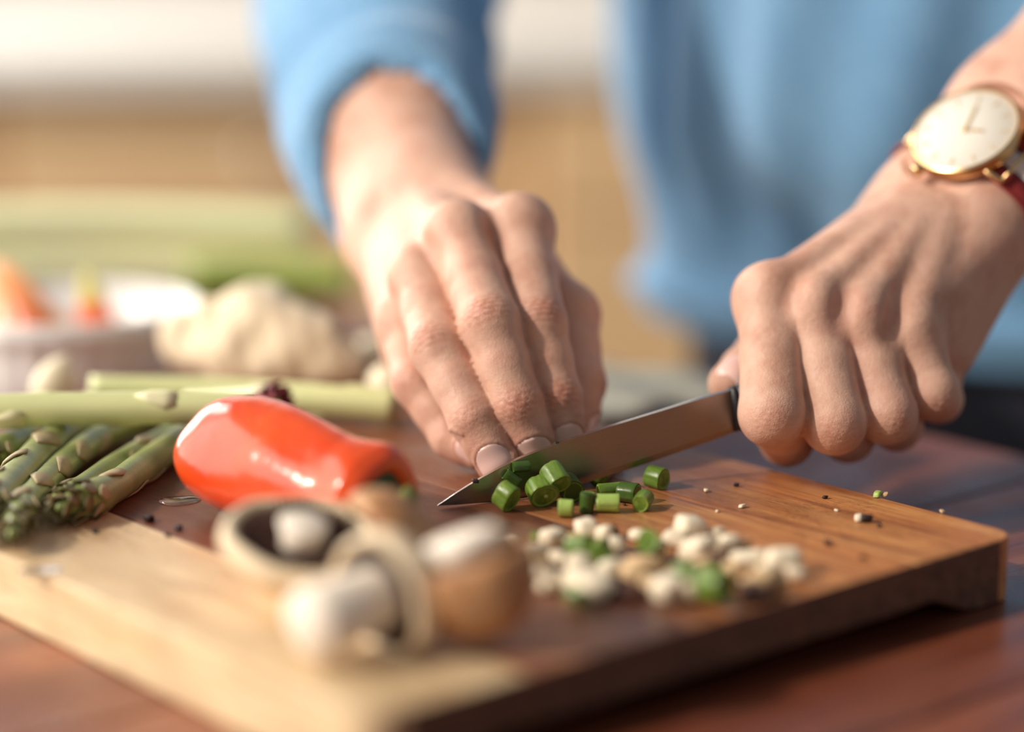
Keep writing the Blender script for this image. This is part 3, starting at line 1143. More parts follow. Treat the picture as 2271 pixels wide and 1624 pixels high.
# --- sweater: torso and both sleeves, one garment with folds
def sweater(p):
    x = (p - TC.astype(np.float32)) @ T_r.astype(np.float32)
    y = (p - TC.astype(np.float32)) @ T_f.astype(np.float32)
    z = p[:, 2]
    # blouson shape: hangs full above, tucked in over the hem
    infl = -0.032 * (.3 + .7 * np.clip((y - .04) / .06, 0, 1)) / (1 + np.exp((z - .048) / .012)) + 0.010 * np.exp(-((z + .012) / .010) ** 2) - 0.004
    ang = np.arctan2(x, y)
    hw, hd = .178, .125
    k = np.sqrt((x / hw) ** 2 + (y / hd) ** 2)
    dr = (k - 1) * hd * 1.12 - infl
    # soft hanging folds
    fold = 0.006 * np.sin(ang * 5.0 + z * 9 + .6) + 0.004 * np.sin(ang * 11 - z * 17)
    lx = -0.118 + 0.10 * np.clip(.075 - z, 0, .2) * 3.0
    groove = 0.014 * np.exp(-((x - lx) / .010) ** 2) * (y > 0) / (1 + np.exp((.035 - z) / .01))
    dr = dr - fold * np.clip((z + .02) / .05, 0, 1) + groove
    dz = np.maximum(z - .50, -.030 - z)
    t = np.maximum(dr, dz)
    # sleeve over the left arm in the picture: rolled cuff, pushed-up folds
    c0 = A_c0
    ax = unit(EL_A - c0)
    L = float(np.linalg.norm(EL_A - c0))
    q = p - c0.astype(np.float32)
    s = q @ ax.astype(np.float32)
    arm = smin(smin(seg(p, A_wr, A_cr, mm(18), mm(26.5)), seg(p, A_wu, A_cu, mm(18), mm(26.5)), .02),
               smin(seg(p, A_cr, A_er, mm(26.5), mm(30)), seg(p, A_cu, A_eu, mm(26.5), mm(30)), .02), .02)
    sl = smin(arm - (.0062 + .040 * np.clip(s, 0, .16)), seg(p, EL_A, SH_A, .0445, .062), .03)
    wr = 0.0048 * (1 - 2 * np.abs(np.sin(s * 80 + 16 * q[:, 0] + 10 * q[:, 2])) ** .7) * np.exp(-((s - .090) / .045) ** 2) + 0.0022 * np.exp(-((s - .006) / .006) ** 2)
    sl = sl - wr
    tilt = s + 0.22 * q[:, 0] - .55 * q[:, 2] + .0100
    sl = np.maximum(sl, -tilt)                       # cuff opening
    sl = np.maximum(sl, -np.maximum(arm - .0004, tilt - .022))
    # the other sleeve
    sb = smin(seg(p, B_w + B_a * .165, EL_B, .040, .047), seg(p, EL_B, SH_B, .047, .062), .03)
    sb = np.maximum(sb, -((p - (B_w + B_a * .165).astype(np.float32)) @ B_a.astype(np.float32)))
    sl = np.minimum(sl, sb)
    return smin(t, sl, .03)


VS, FS = surface_nets(sweater, (-.17, .12, -.06), (.62, .64, .56), 0.0032)
np_mesh('sweater', VS - np.array([.25, .46, FLOOR_Z]), FS, M['sweater'], person)['label'] = 'blue heathered knit sweater with pushed-up sleeves'


def trousers(p):
    d = torso_d(p, .130, .082, -.25, -.008)
    for sgn in (-1, 1):
        d = smin(d, seg(p, TC + T_r * .085 * sgn + np.array([0, 0, -.18]), TC + T_r * .10 * sgn + np.array([0, 0, FLOOR_Z + .06]), .092, .058), .03)
    return np.maximum(d, p[:, 2] + .008)


VT, FT = surface_nets(trousers, (.02, .28, FLOOR_Z - .02), (.52, .64, .0), 0.008)
np_mesh('trousers', VT - np.array([.25, .46, FLOOR_Z]), FT, M['trousers'], person)['label'] = 'dark navy trousers'
tag(person, 'person in a blue sweater holding beans and a knife over the board', 'person')

# ------------------------------------------------------------------ wrist watch
WC = B_w + B_a * W_AT + B_n * W_OFF
wx = unit(B_a)                    # along the arm
wy = np.cross(B_n, wx)
watch = empty('wrist_watch')
watch.matrix_world = Matrix.Translation(Vector(tuple(WC))) @ Matrix((
    (wx[0], wy[0], B_n[0]), (wx[1], wy[1], B_n[1]), (wx[2], wy[2], B_n[2]))).to_4x4()
RW = WATCH_R
V, F = lathe_data([(0.0, -0.0052), (0.0165, -0.0052), (0.0186, -0.0046), (RW, -0.0030), (RW, -0.0004), (RW - 0.0004, 0.0008),
                   (RW - 0.0014, 0.0012), (RW - 0.0016, 0.0002), (0.0, 0.0002)], 72)
case = new_mesh('case', V, F, M['gold'], parent=watch)
case.modifiers.new('edge', 'EDGE_SPLIT').split_angle = math.radians(40)
V, F = lathe_data([(RW - 0.0016, 0.0003), (RW - 0.0017, 0.0005), (0.0, 0.0005)], 72)
new_mesh('dial', V, F, M['dial'], parent=watch)
phi0 = math.radians(20)          # twelve o'clock, turned from the arm axis
for h in range(12):
    a = phi0 - h * math.pi / 6
    o = box('hour_marker', (0.0133, 0.0166, -0.00022, 0.00022, 0.0005, 0.00075), M['marker'], watch)
    o.rotation_euler = (0, 0, a)
for nm, ln, a, wdt in (('minute_hand', 0.0118, phi0 - math.radians(2), 0.0004), ('hour_hand', 0.0070, phi0 - math.radians(92), 0.00045)):
    o = box(nm, (-0.0015, ln, -wdt, wdt, 0.0009, 0.0011), M['marker'], watch)
    o.rotation_euler = (0, 0, a)
V, F = lathe_data([(0.0008, 0.0005), (0.0008, 0.0013), (0.0, 0.0014)], 12)
new_mesh('hand_pin', V, F, M['gold'], parent=watch)
V, F = lathe_data([(0.0012, 0), (0.0022, 0.0008), (0.0024, 0.0030), (0.0018, 0.0038), (0.0, 0.0040)], 20, lambda i, a: 1 + 0.04 * math.cos(a * 10))
crown = new_mesh('crown', V, F, M['gold'], parent=watch)
crown.location = (-RW * math.cos(math.radians(-12)), -RW * math.sin(math.radians(-12)), 0.0002)
crown.rotation_euler = (0, -math.pi / 2, 0)
# lugs: wire loops left and right of the strap
for sy in (-1, 1):
    pth = spline([(-0.0108, sy * 0.0165, -0.0025), (-0.0108, sy * 0.0205, -0.0040), (-0.0104, sy * 0.0228, -0.0062)], 8)
    for sx in (-1, 1):
        P = pth.copy(); P[:, 0] *= sx
        V, F = tube_data(P, [0.0011] * 8, 10)
        new_mesh('lug', V, F, M['gold'], parent=watch)
    V, F = tube_data(spline([(-0.0108, sy * 0.0226, -0.0060), (0.0108, sy * 0.0226, -0.0060)], 4), [0.0008] * 4, 10)
    new_mesh('spring_bar', V, F, M['gold'], parent=watch)
# nylon strap: stripes that wrap the wrist
Wloc = lambda p: np.array(watch.matrix_world.inverted() @ Vector(tuple(map(float, p))))


def wrap(s_along, lift):
    "closed curve around the wrist at a distance along the arm, in watch space"
    c = B_w + B_a * (W_AT + s_along)
    th = 2 * math.pi * np.arange(72) / 72
    d = B_n[None] * np.cos(th)[:, None] + B_s[None] * np.sin(th)[:, None]
    P = c + d * 0.05
    for _ in range(18):
        P = P - d * palm_b(P.astype(np.float32))[:, None] * 0.95
    return P + d * lift


def strap_band(name, s0, s1, m, lift, k=3):
    rings_o, rings_i = [], []
    for s in np.linspace(s0, s1, k):
        rings_o.append(wrap(s, lift + .0012)); rings_i.append(wrap(s, lift))
    V = np.vstack(rings_o + rings_i)
    V = np.array([Wloc(p) for p in V])
    F = []
    n = 72
    for i in range(k - 1):
        for j in range(n):
            jj = (j + 1) % n
            F.append((i * n + j, i * n + jj, (i + 1) * n + jj, (i + 1) * n + j))
            o = k * n
            F.append((o + (i + 1) * n + j, o + (i + 1) * n + jj, o + i * n + jj, o + i * n + j))
    for i0 in (0, k - 1):
        for j in range(n):
            jj = (j + 1) % n
            o = k * n
            q = (i0 * n + j, o + i0 * n + j, o + i0 * n + jj, i0 * n + jj)
            F.append(q if i0 == 0 else q[::-1])
    return new_mesh(name, V, F, m, parent=watch)


for s0, s1, m in ((-.0100, -.0040, 'strap_red'), (-.0040, -.0033, 'strap_navy'), (-.0033, .0033, 'strap_white'),
                  (.0033, .0040, 'strap_navy'), (.0040, .0100, 'strap_red')):
    strap_band('strap_stripe', s0, s1, M[m], .0009)
# strap keeper loop and folded tail on the outer side of the wrist
kp = strap_band('strap_keeper', -.0112, -.0098, M['strap_red'], .0009)
tag(watch, 'round rose-gold watch with white dial on a striped nylon strap', 'watch')

# ------------------------------------------------------------------ food helpers
rng = random.Random(7)
nrs = np.random.RandomState(11)


def dot_up(p):
    return np.array([float(p[0]), float(p[1]), float(p[2])])


# ---- red pointed pepper lying on the board, calyx end towards the camera
pp = [WZ(436, 980, .0200), WZ(530, 1010, .0195), WZ(620, 1042, .0182), WZ(720, 1076, .0165), WZ(800, 1096, .0160), WZ(856, 1112, .0158)]
path = spline(pp, 40)
ra = np.interp(np.linspace(0, 1, 40), [0, .02, .045, .08, .14, .24, .40, .58, .72, .84, .93, 1.0],
               [.0015, .0072, .0115, .0150, .0180, .0194, .0188, .0176, .0168, .0170, .0166, .0135])


def pep_shape(t, a):
    return 1 + 0.055 * math.cos(3 * a + 0.6) * (1 - 0.4 * t) + 0.03 * math.cos(2 * a + 7 * t) + 0.02 * math.sin(5 * a + 11 * t)


pts, T_, S_, U_ = frames(path)
V, F = tube_data(path, [(r, r) for r in ra], 48, shape=pep_shape, cap=False)
V = np.array(V)
n = 48
# close the blunt far end, roll the near end inwards around the calyx
endc = pts[-1]
prev = V[-n:].copy()
extra = []
for q, f, back in ((0, .80, -.0010), (1, .55, .0020), (2, .38, .0055)):
    extra.append(endc + (prev - endc) * f - T_[-1] * back)
V = np.vstack([V] + extra)
kR = 40 + 3
for i in range(39, kR - 1):
    for j in range(n):
        F.append((i * n + j, i * n + (j + 1) % n, (i + 1) * n + (j + 1) % n, (i + 1) * n + j))
F.append(tuple(range(n))[::-1])
V[:, 2] = np.maximum(V[:, 2], 0.0004)
pepper = new_mesh('red_pepper', V - pts[20] * [1, 1, 0], [f[::-1] for f in F], M['pepper'])
pepper.location = tuple(pts[20] * [1, 1, 0])
sub = pepper.modifiers.new('smooth', 'SUBSURF'); sub.levels = 1; sub.render_levels = 1
po = pts[20] * [1, 1, 0]
V, F = lathe_data([(0.0, -.003), (.0070, -.0012), (.0108, .0008), (.0100, .0020), (.0050, .0026), (.0030, .0050)], 20,
                  lambda i, a: 1 + 0.14 * math.cos(5 * a) * (i in (1, 2, 3)))
cal = new_mesh('calyx', V, F, M['pepper_calyx'], parent=pepper)
cal.matrix_local = Matrix.Translation(Vector(tuple(endc - po - T_[-1] * .0035))) @ rot_to(T_[-1]).to_4x4()
sp_ = spline([(0, 0, .003), (.0005, .001, .008), (.002, .0035, .013)], 10)
V, F = tube_data(sp_, [.0027, .0025, .0024, .0023, .0023, .0024, .0026, .0028, .0031, .0032], 14)
st = new_mesh('stem', V, F, M['pepper_stem'], parent=cal)
tag(pepper, 'glossy red pointed pepper lying between asparagus and mushrooms', 'pepper')


# ---- mushrooms (cap, gills, stem)
def mushroom(label, R, cap_m, loc, zdir, stem_len=.016, stem_r=.0075, xh=(1, 0, 0), hollow=1.0, H=None, seed=1, stem_m='stem'):
    H = H or R * 0.72
    root = empty('mushroom')
    prof = []
    for t in np.linspace(0, 1, 12):
        a = t * math.pi * 0.5
        prof.append((R * math.sin(a) * (1 + 0.03 * math.sin(a * 5)), H * math.cos(a)))
    prof += [(R * 1.01, -H * .14), (R * .95, -H * .24), (R * .86, -H * .20)]
    sh = lambda i, a: 1 + 0.06 * math.sin(2 * a + seed) + 0.04 * math.sin(3 * a + 2 * seed) + .015 * math.sin(7 * a)
    inner = [(R * .84, -H * .12), (R * .70, H * .10 * hollow), (R * .4, H * .22 * hollow), (0.0, H * .26 * hollow)]
    V, F = lathe_data([(0.0, H)] + prof[1:] + inner, 40, sh)
    new_mesh('cap', V, [f[::-1] for f in F], cap_m, parent=root)
    # gills: radial fins inside the cap
    V, F = [], []
    NG = 54
    for g in range(NG):
        a = 2 * math.pi * g / NG
        ca, sa = math.cos(a), math.sin(a)
        q = sh(0, a)
        for r, z in ((stem_r * .8, H * .20 * hollow), (R * .5, H * .02 * hollow), (R * .86 * q, -H * .13)):
            for dz in (0, -H * .16 if r < R * .8 else -H * .02):
                V.append((r * ca, r * sa, z + dz))
        b = g * 6
        F += [(b, b + 1, b + 3, b + 2), (b + 2, b + 3, b + 5, b + 4)]
    gm = new_mesh('gills', V, F, M['gills'], parent=root, smooth=False)
    so = gm.modifiers.new('thick', 'SOLIDIFY'); so.thickness = .0004
    if stem_len:
        V, F = lathe_data([(stem_r * .95, H * .25 * hollow), (stem_r * .9, 0), (stem_r, -stem_len * .55), (stem_r * 1.12, -stem_len * .9),
                           (stem_r * 1.0, -stem_len), (0.0, -stem_len * 1.02)], 24, lambda i, a: 1 + .05 * math.sin(3 * a + i))
        new_mesh('stem', V, [f[::-1] for f in F], M[stem_m], parent=root)
    place(root, loc, zdir, xh)
    tag(root, label, 'mushroom', 'whole mushrooms at the front of the board')
    return root


# each mushroom: cap centre (radius of the rim), direction from gills to crown
mushroom('pale open mushroom showing dark gills and a white stem, beside the pepper', .0208, M['cap_pale'], WZ(668, 1204, .0176),
         (-.16, .30, -.92), .0065, .0064, seed=2)
mushroom('small tan mushroom tilted against the pepper stem end', .0170, M['cap'], WZ(862, 1192, .0165),
         (.55, .25, .45), .016, .0060, seed=4, stem_m='flesh_tan')
mushroom('large brown upturned mushroom nearest the front edge of the board', .0182, M['cap'], WZ(1042, 1262, .0215), (.30, -.06, -.94), .009, .0098, seed=6, H=.0195)
mushroom('mushroom lying with its bright white stem end towards the camera', .0180, M['cap_pale'], WZ(850, 1318, .0150), (.62, .60, .12), .026, .0092, seed=9)


# ---- chopped pieces
def chunk_mesh(name, seed, dims, m, rough=.18):
    r = np.random.RandomState(seed)
    bm = bmesh.new()
    bmesh.ops.create_cube(bm, size=1.0)
    bmesh.ops.bevel(bm, geom=bm.edges[:] + bm.verts[:], offset=.26, segments=2, affect='EDGES', profile=.6)
    sk = r.normal(0, .26, (3, 3))
    for v_ in bm.verts:
        p = np.array(v_.co)
        p = p + sk @ p * .55
        p = p * (1 + rough * wob([p * 1.0], 4.0, seed)[0])
        v_.co = Vector(tuple(p * np.array(dims)))
    zmin = min(v_.co.z for v_ in bm.verts)
    for v_ in bm.verts:
        v_.co.z -= zmin
    me = bpy.data.meshes.new(name)
    bm.to_mesh(me); bm.free()
    me.polygons.foreach_set('use_smooth', [True] * len(me.polygons))
    me.materials.append(m)
    return me


white_me = [chunk_mesh('mushroom_dice', 100 + i, (mm(6.6), mm(5.6), mm(5.2)), M['flesh'], .2) for i in range(6)]
tan_me = [chunk_mesh('mushroom_dice', 120 + i, (mm(6.6), mm(5.2), mm(4.6)), M['flesh_tan'], .2) for i in range(4)]
dark_me = [chunk_mesh('mushroom_scrap', 140 + i, (mm(6.2), mm(5.0), mm(3.6)), M['flesh_dark'], .25) for i in range(4)]
pile = {
    'w': [(1128, 1212, 1.25), (1182, 1222, 1.1), (1226, 1196, 1.1), (1300, 1170, 1.35), (1532, 1178, 1.5), (1548, 1222, 1.55), (1614, 1214, 1.3),
          (1662, 1240, 1.35), (1738, 1246, 1.4), (1768, 1272, 1.2), (1482, 1312, 1.45), (1536, 1316, 1.2), (1284, 1262, 1.3), (1312, 1296, 1.75),
          (1356, 1264, 1.05), (1370, 1206, 1.0), (1242, 1246, 1.0), (1212, 1282, 1.0), (1264, 1296, 1.0), (1420, 1186, .9), (1500, 1196, 1.0),
          (1700, 1268, 1.05), (1590, 1188, .8), (1160, 1240, .9), (1340, 1186, .9), (1216, 1300, .8)],
    't': [(1424, 1258, 1.45), (1628, 1268, 1.4), (1694, 1290, 1.3), (1556, 1262, 1.1), (1466, 1222, 1.05), (1724, 1292, 1.1), (1404, 1276, 1.1),
          (1196, 1252, 1.0), (1660, 1300, 1.0), (1440, 1300, 1.1), (1580, 1310, .9), (1650, 1216, .9), (1270, 1198, .9)],
    'd': [(1398, 1232, 1.2), (1400, 1310, 1.2), (1594, 1252, 1.2), (1672, 1312, 1.3), (1350, 1314, 1.0), (1700, 1314, 1.0), (1352, 1180, .9),
          (1440, 1276, 1.0), (1366, 1290, .9), (1318, 1240, .9)],
}
plab = {'w': 'small white mushroom dice', 't': 'small tan mushroom dice', 'd': 'dark brown mushroom scrap'}
ORD = ['first', 'second', 'third', 'fourth', 'fifth', 'sixth', 'seventh', 'eighth', 'ninth', 'tenth', 'eleventh', 'twelfth', 'thirteenth', 'fourteenth']
pgrp = {'w': 'white mushroom dice in the chopped pile', 't': 'tan mushroom dice in the chopped pile', 'd': 'dark mushroom scraps in the chopped pile'}
pn = {'w': 'mushroom_dice', 't': 'mushroom_dice', 'd': 'mushroom_scrap'}
placed = []
for kd_, lst in pile.items():
    src = {'w': white_me, 't': tan_me, 'd': dark_me}[kd_]
    for i, (px, py, s) in enumerate(lst):
        hgt = mm(4.6) * s
        p = WZ(px, py, hgt * .5)
        o = bpy.data.objects.new(pn[kd_], src[i % len(src)])
        COL.objects.link(o)
        o.location = (p[0], p[1], 0.0003)
        o.rotation_euler = (0, 0, rng.uniform(0, 6.28))
        o.scale = (s * .92, s * .92, s * .9)
        row = 'far' if py < 1217 else ('middle' if py < 1266 else 'near')
        rank = sorted(q[0] for q in lst if ('far' if q[1] < 1217 else ('middle' if q[1] < 1266 else 'near')) == row).index(px)
        tag(o, '%s %s from the left in the %s row of the chopped pile' % (ORD[rank], plab[kd_], row), 'mushroom piece', pgrp[kd_])
        placed.append((p[0], p[1], s))


# ---- green bean pieces: pod, two cut faces, seed where one shows
def bean(label, loc, axis, L, rx, ry, m=None, cut=None, xh=(0, 0, 1), seam=True, group=None, seedbit=False, half=False):
    m = m or M['bean']; cut = cut or M['bean_cut']
    n = 28
    V, F = [], []
    zs = [-.5, -.46, -.3, 0, .3, .46, .5]
    ph = rng.uniform(0, 6)
    for i, z in enumerate(zs):
        q = .965 if i in (0, 6) else 1.0
        for j in range(n):
            a = 2 * math.pi * j / n
            g = 1 - (.10 * math.exp(-((a - math.pi / 2) / .16) ** 2) if seam else 0)
            g *= 1 + .035 * math.sin(3 * a + ph) + .02 * math.sin(2 * a + 5 * z)
            y = ry * math.sin(a)
            if half and y < -ry * .15:
                y = -ry * .15
            V.append((rx * q * g * math.cos(a), q * g * y, L * z))
    for i in range(len(zs) - 1):
        for j in range(n):
            F.append((i * n + j, i * n + (j + 1) % n, (i + 1) * n + (j + 1) % n, (i + 1) * n + j))
    F.append(tuple(range(n))[::-1]); F.append(tuple((len(zs) - 1) * n + j for j in range(n)))
    root = new_mesh('bean_piece', V, F, m)
    root.modifiers.new('edge', 'EDGE_SPLIT').split_angle = math.radians(50)
    for sgn in (-1, 1):
        ring = [(V[(0 if sgn < 0 else len(zs) - 1) * n + j]) for j in range(n)]
        cv, cf = [], []
        for f_, dz in ((.90, .00012), (.62, -.0001), (.42, -.0005), (.0, -.0006)):
            for x, y, z in ring:
                cv.append((x * f_, y * f_, z + sgn * dz))
        for i in range(3):
            for j in range(n):
                qd = (i * n + j, i * n + (j + 1) % n, (i + 1) * n + (j + 1) % n, (i + 1) * n + j)
                cf.append(qd if sgn > 0 else qd[::-1])
        cfo = new_mesh('cut_face', cv, cf, cut, parent=root)
        if seedbit and sgn > 0:
            sv, sf = lathe_data([(0.0, .0007), (.0006, .0005), (.0009, 0), (.0006, -.0004)], 12)
            so_ = new_mesh('seed', sv, [f[::-1] for f in sf], M['seed'], parent=cfo)
            so_.location = (0.0004, -.0003, L * .5 - .0002)
    place(root, loc, axis, xh)
    tag(root, label, 'bean piece', group or 'cut green bean pieces by the knife')
    return root


def kp_(s, h, off):
    "point beside the blade: s from the tip, h up, off in front"
    return KT + kd * s + kup * h + kn * off


right = np.array([1.0, 0, 0]); upv = np.array([0, 0, 1.0])
fr = mm(1)
P1 = WY(1154, 1035, .0085)
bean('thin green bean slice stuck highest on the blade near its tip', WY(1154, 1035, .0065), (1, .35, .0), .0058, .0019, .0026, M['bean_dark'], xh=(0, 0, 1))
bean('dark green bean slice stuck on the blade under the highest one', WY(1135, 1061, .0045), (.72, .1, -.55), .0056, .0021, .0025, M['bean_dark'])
bean('green bean piece standing on the board before the knife tip', WZ(1123, 1101, .0048), (.62, -.55, -.35), .0056, .0046, .0036, M['bean'], xh=(0, .2, 1))
bean('green bean piece with a seed in its cut face, leaning on the blade', WZ(1201, 1089, .0050), (.28, -.86, -.30), .0066, .0050, .0044, M['bean'], xh=(1, 0, .3), seedbit=True)
bean('green bean piece on top of the heap against the blade', WZ(1232, 1058, .0092), (.40, -.72, -.50), .0076, .0042, .0040, M['bean'], xh=(1, 0, .3), cut=M['bean_cut'])
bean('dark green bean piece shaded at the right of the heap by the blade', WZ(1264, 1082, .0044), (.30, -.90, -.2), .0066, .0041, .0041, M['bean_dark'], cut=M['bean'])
bean('small pale green bean piece lying alone in front of the blade', WZ(1255, 1127, .0030), (1, -.12, 0), .0046, .0029, .0029, M['bean_pale'], xh=(0, -1, .3))
bean('dark green bean half standing upright beside the pale split one', WZ(1302, 1115, .0034), (.06, .0, 1), .0064, .0024, .0022, M['bean_dark'], cut=M['bean_cut'], half=False, xh=(1, .2, 0))
bean('split green bean piece with its pale inner side to the camera', WZ(1348, 1116, .0031), (1, -.05, 0), .0074, .0030, .0030, M['bean_pale'], xh=(0, -.2, 1), cut=M['bean'])
bean('green bean piece lying behind the split one', WZ(1357, 1090, .0030), (1, .30, .0), .0092, .0030, .0029, M['bean'], cut=M['bean_pale'])
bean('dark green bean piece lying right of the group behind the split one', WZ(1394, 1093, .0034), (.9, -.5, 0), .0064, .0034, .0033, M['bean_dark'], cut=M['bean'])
bean('green bean piece with round cut end facing the camera, right of the group', WZ(1426, 1111, .0030), (-.28, -.90, -.10), .0070, .0029, .0029, M['bean'], cut=M['bean_cut'])
bean('green bean piece lying alone furthest right near the blade', WZ(1456, 1060, .0036), (.72, -.65, -.05), .0062, .0038, .0036, M['bean'], cut=M['bean_cut'])
gb = 'green bean bits in the mushroom pile'
for px, py, L_, r_, lb in ((1285, 1214, 7, 3.6, 'dull green bean bit at the upper left of the mushroom pile'),
                           (1332, 1226, 6.5, 3.6, 'bright green bean bit left of centre in the mushroom pile'),
                           (1440, 1206, 7.5, 4.0, 'green bean bit at the top middle of the mushroom pile'),
                           (1520, 1272, 6.5, 3.4, 'green bean bit right of centre in the mushroom pile'),
                           (1584, 1298, 8.0, 5.0, 'largest bright green bean bit at the lower right of the mushroom pile'),
                           (1278, 1324, 7.0, 2.6, 'flat green bean bit at the lower left of the mushroom pile'),
                           (1190, 1188, 3.5, 1.6, 'tiny green bean bit at the far left of the mushroom pile')):
    bean(lb, WZ(px, py, mm(r_) + .0012), (rng.uniform(-1, 1), rng.uniform(-1, .2), .1), mm(L_), mm(r_), mm(r_ * .9), M['bean'], cut=M['bean_cut'], group=gb)
# the uncut ends of the beans held behind the blade
for i, (x_, y_, off) in enumerate(((0.0, 0.0, 0), (.006, .004, 1), (-.008, .001, 2))):
    a0 = kp_(.040 + .010 * i, 0.0, -.0035) * [1, 1, 0] + [0, 0, .0036]
    ax_ = unit([.10 + .05 * i, 1, 0])
    L_ = .050
    pth = spline([a0, a0 + ax_ * L_ * .5, a0 + ax_ * L_], 12)
    V, F = tube_data(pth, [.0034, .0035, .0035, .0035, .0034, .0034, .0034, .0033, .0032, .0030, .0026, .0012], 16)
    o = new_mesh('green_bean', V, [f[::-1] for f in F], M['bean'])
    tag(o, ['whole green bean held under the fingertips behind the blade, left one', 'whole green bean held under the fingertips, middle one',
            'whole green bean held under the fingertips, right one'][i], 'bean', 'green beans held for cutting')

# ---- asparagus
def asparagus(label, pts, r0, r1, m, tipm='bract_tip', bract=None, tip=True, nb_=7, group='asparagus spears on the board', seed=0, tip_scale=1.0, cat='asparagus'):
    "pts run from the cut end to the tip"
    path = spline(pts, 34)
    rad = np.linspace(r0, r1, 34)
    if tip:
        rad[-10:] = r1 * np.array([1.02, 1.08, 1.10, 1.08, 1.02, .92, .78, .60, .40, .15]) * np.linspace(1, tip_scale, 10)
    r_ = np.random.RandomState(seed)
    V, F = tube_data(path, rad, 18, shape=lambda t, a: 1 + .03 * math.sin(5 * a) + .02 * math.sin(9 * a + 20 * t))
    c = path[17]
    root = new_mesh('asparagus_spear', np.array(V) - c, [f[::-1] for f in F], m)
    root.location = tuple(map(float, c))
    P, T, S, U = frames(path)
    # triangular bracts along the stalk, crowded at the tip
    k = 0
    spots = [(t, .9) for t in np.linspace(.12, .78, nb_)]
    if tip:
        spots += [(t, .75) for t in np.linspace(.80, .975, 20)]
    for t, s in spots:
        i = t * 33
        i0 = int(i); f_ = i - i0
        i1 = min(33, i0 + 1)
        p = P[i0] * (1 - f_) + P[i1] * f_
        rr = rad[i0] * (1 - f_) + rad[i1] * f_
        a = r_.uniform(0, 6.28) if not (tip and t > .79) else k * 2.4
        nrm = S[i0] * math.cos(a) + U[i0] * math.sin(a)
        sd = np.cross(T[i0], nrm)
        L_ = r0 * (2.9 if t < .79 else 1.7) * s
        W_ = r0 * (.95 if t < .79 else .72) * s
        bulge = .18 if t < .79 else .42
        V, F = [], []
        rows = ((0, .8, .0), (.3, 1.0, .05), (.65, .66, .08), (1.0, .05, .02 if t < .79 else bulge * .4))
        for u_, w_, h_ in rows:
            for b in (-1, -.5, 0, .5, 1):
                curve = -(b * w_) ** 2 * W_ * W_ / (2 * rr + 1e-6)
                V.append(p + nrm * (rr * 1.02 + .0002 + h_ * r0 * (1 + bulge) + curve) + T[i0] * L_ * (u_ - .1) + sd * W_ * w_ * b)
        for q in range(3):
            for b in range(4):
                F.append((q * 5 + b, q * 5 + b + 1, (q + 1) * 5 + b + 1, (q + 1) * 5 + b))
        o = new_mesh('bract', np.array(V) - c, F, M[bract or 'bract'] if t < .79 else (M[tipm] if k % 3 else M['bract']), parent=root)
        so = o.modifiers.new('thick', 'SOLIDIFY'); so.thickness = .0005
        k += 1
    ce, cf = tube_data([path[0] - T[0] * .0003, path[0] + T[0] * .0008], [rad[0] * .97] * 2, 18)
    new_mesh('cut_end', np.array(ce) - c, [f[::-1] for f in cf], M['asp_end'], parent=root)
    tag(root, label, cat, group)
    return root


asparagus('thick asparagus spear at the left edge of the picture', [WZ(330, 905, .009), WZ(150, 960, .0085), WZ(20, 1075, .0085), WZ(-60, 1165, .0085)], .0062, .0056, M['asp'], seed=1)
asparagus('asparagus spear whose dark tip droops at the lower left', [WZ(400, 900, .006), WZ(255, 952, .006), WZ(150, 1022, .006), WZ(62, 1108, .006), WZ(22, 1188, .0075)], .0050, .0044, M['asp'], seed=2, tip_scale=1.35)
asparagus('thin asparagus spear between the drooping spear and the one by the pepper', [WZ(470, 925, .005), WZ(362, 972, .005), WZ(262, 1026, .005), WZ(170, 1086, .005), WZ(112, 1122, .006)], .0040, .0036, M['asp'], seed=3, tip_scale=1.3)
asparagus('asparagus spear right beside the red pepper with a brown-green tip', [WZ(505, 925, .006), WZ(416, 968, .006), WZ(318, 1034, .006), WZ(232, 1092, .006), WZ(128, 1128, .0075)], .0054, .0050, M['asp'], seed=4, tip_scale=1.3)
asparagus('asparagus spear far back at the left edge under the pale stalk', [WZ(230, 890, .007), WZ(90, 950, .007), WZ(-60, 1040, .007)], .0055, .0050, M['asp'], seed=5)
asparagus('long pale asparagus stalk lying across the other spears', [WZ(560, 908, .019), WZ(330, 906, .0195), WZ(120, 908, .0195), WZ(-90, 914, .019)], .0056, .0060, M['asp_light'], tip=False, seed=6, nb_=6, bract='asp_end')
asparagus('pale asparagus stalk with cream cut end in front of the ginger', [WZ(880, 902, .0075), WZ(700, 888, .0085), WZ(480, 872, .0095), WZ(200, 866, .0110)], .0064, .0056, M['asp_light'], tip=False, seed=7, nb_=5, bract='asp_end')
asparagus('asparagus with purple tip peeking over the red pepper', [WZ(420, 900, .009), WZ(500, 897, .012), WZ(565, 893, .015), WZ(612, 893, .0165)], .0056, .0058, M['asp_light'], tipm='bract_purple', bract='bract_purple', seed=8, nb_=2, tip_scale=1.2)

# ---- ginger root
gl = [((560, 735), 20, .205), ((640, 760), 19, .200), ((715, 790), 16, .196), ((770, 818), 10, .192), ((585, 705), 17, .212), ((478, 712), 11, .205),
      ((470, 768), 11, .200), ((405, 735), 9, .205), ((402, 770), 8, .203), ((520, 790), 13, .196), ((650, 805), 12, .192)]
gp = [(WY(a[0], a[1], y), mm(r)) for a, r, y in gl]
gpos = gp[1][0] * [1, 1, 0]


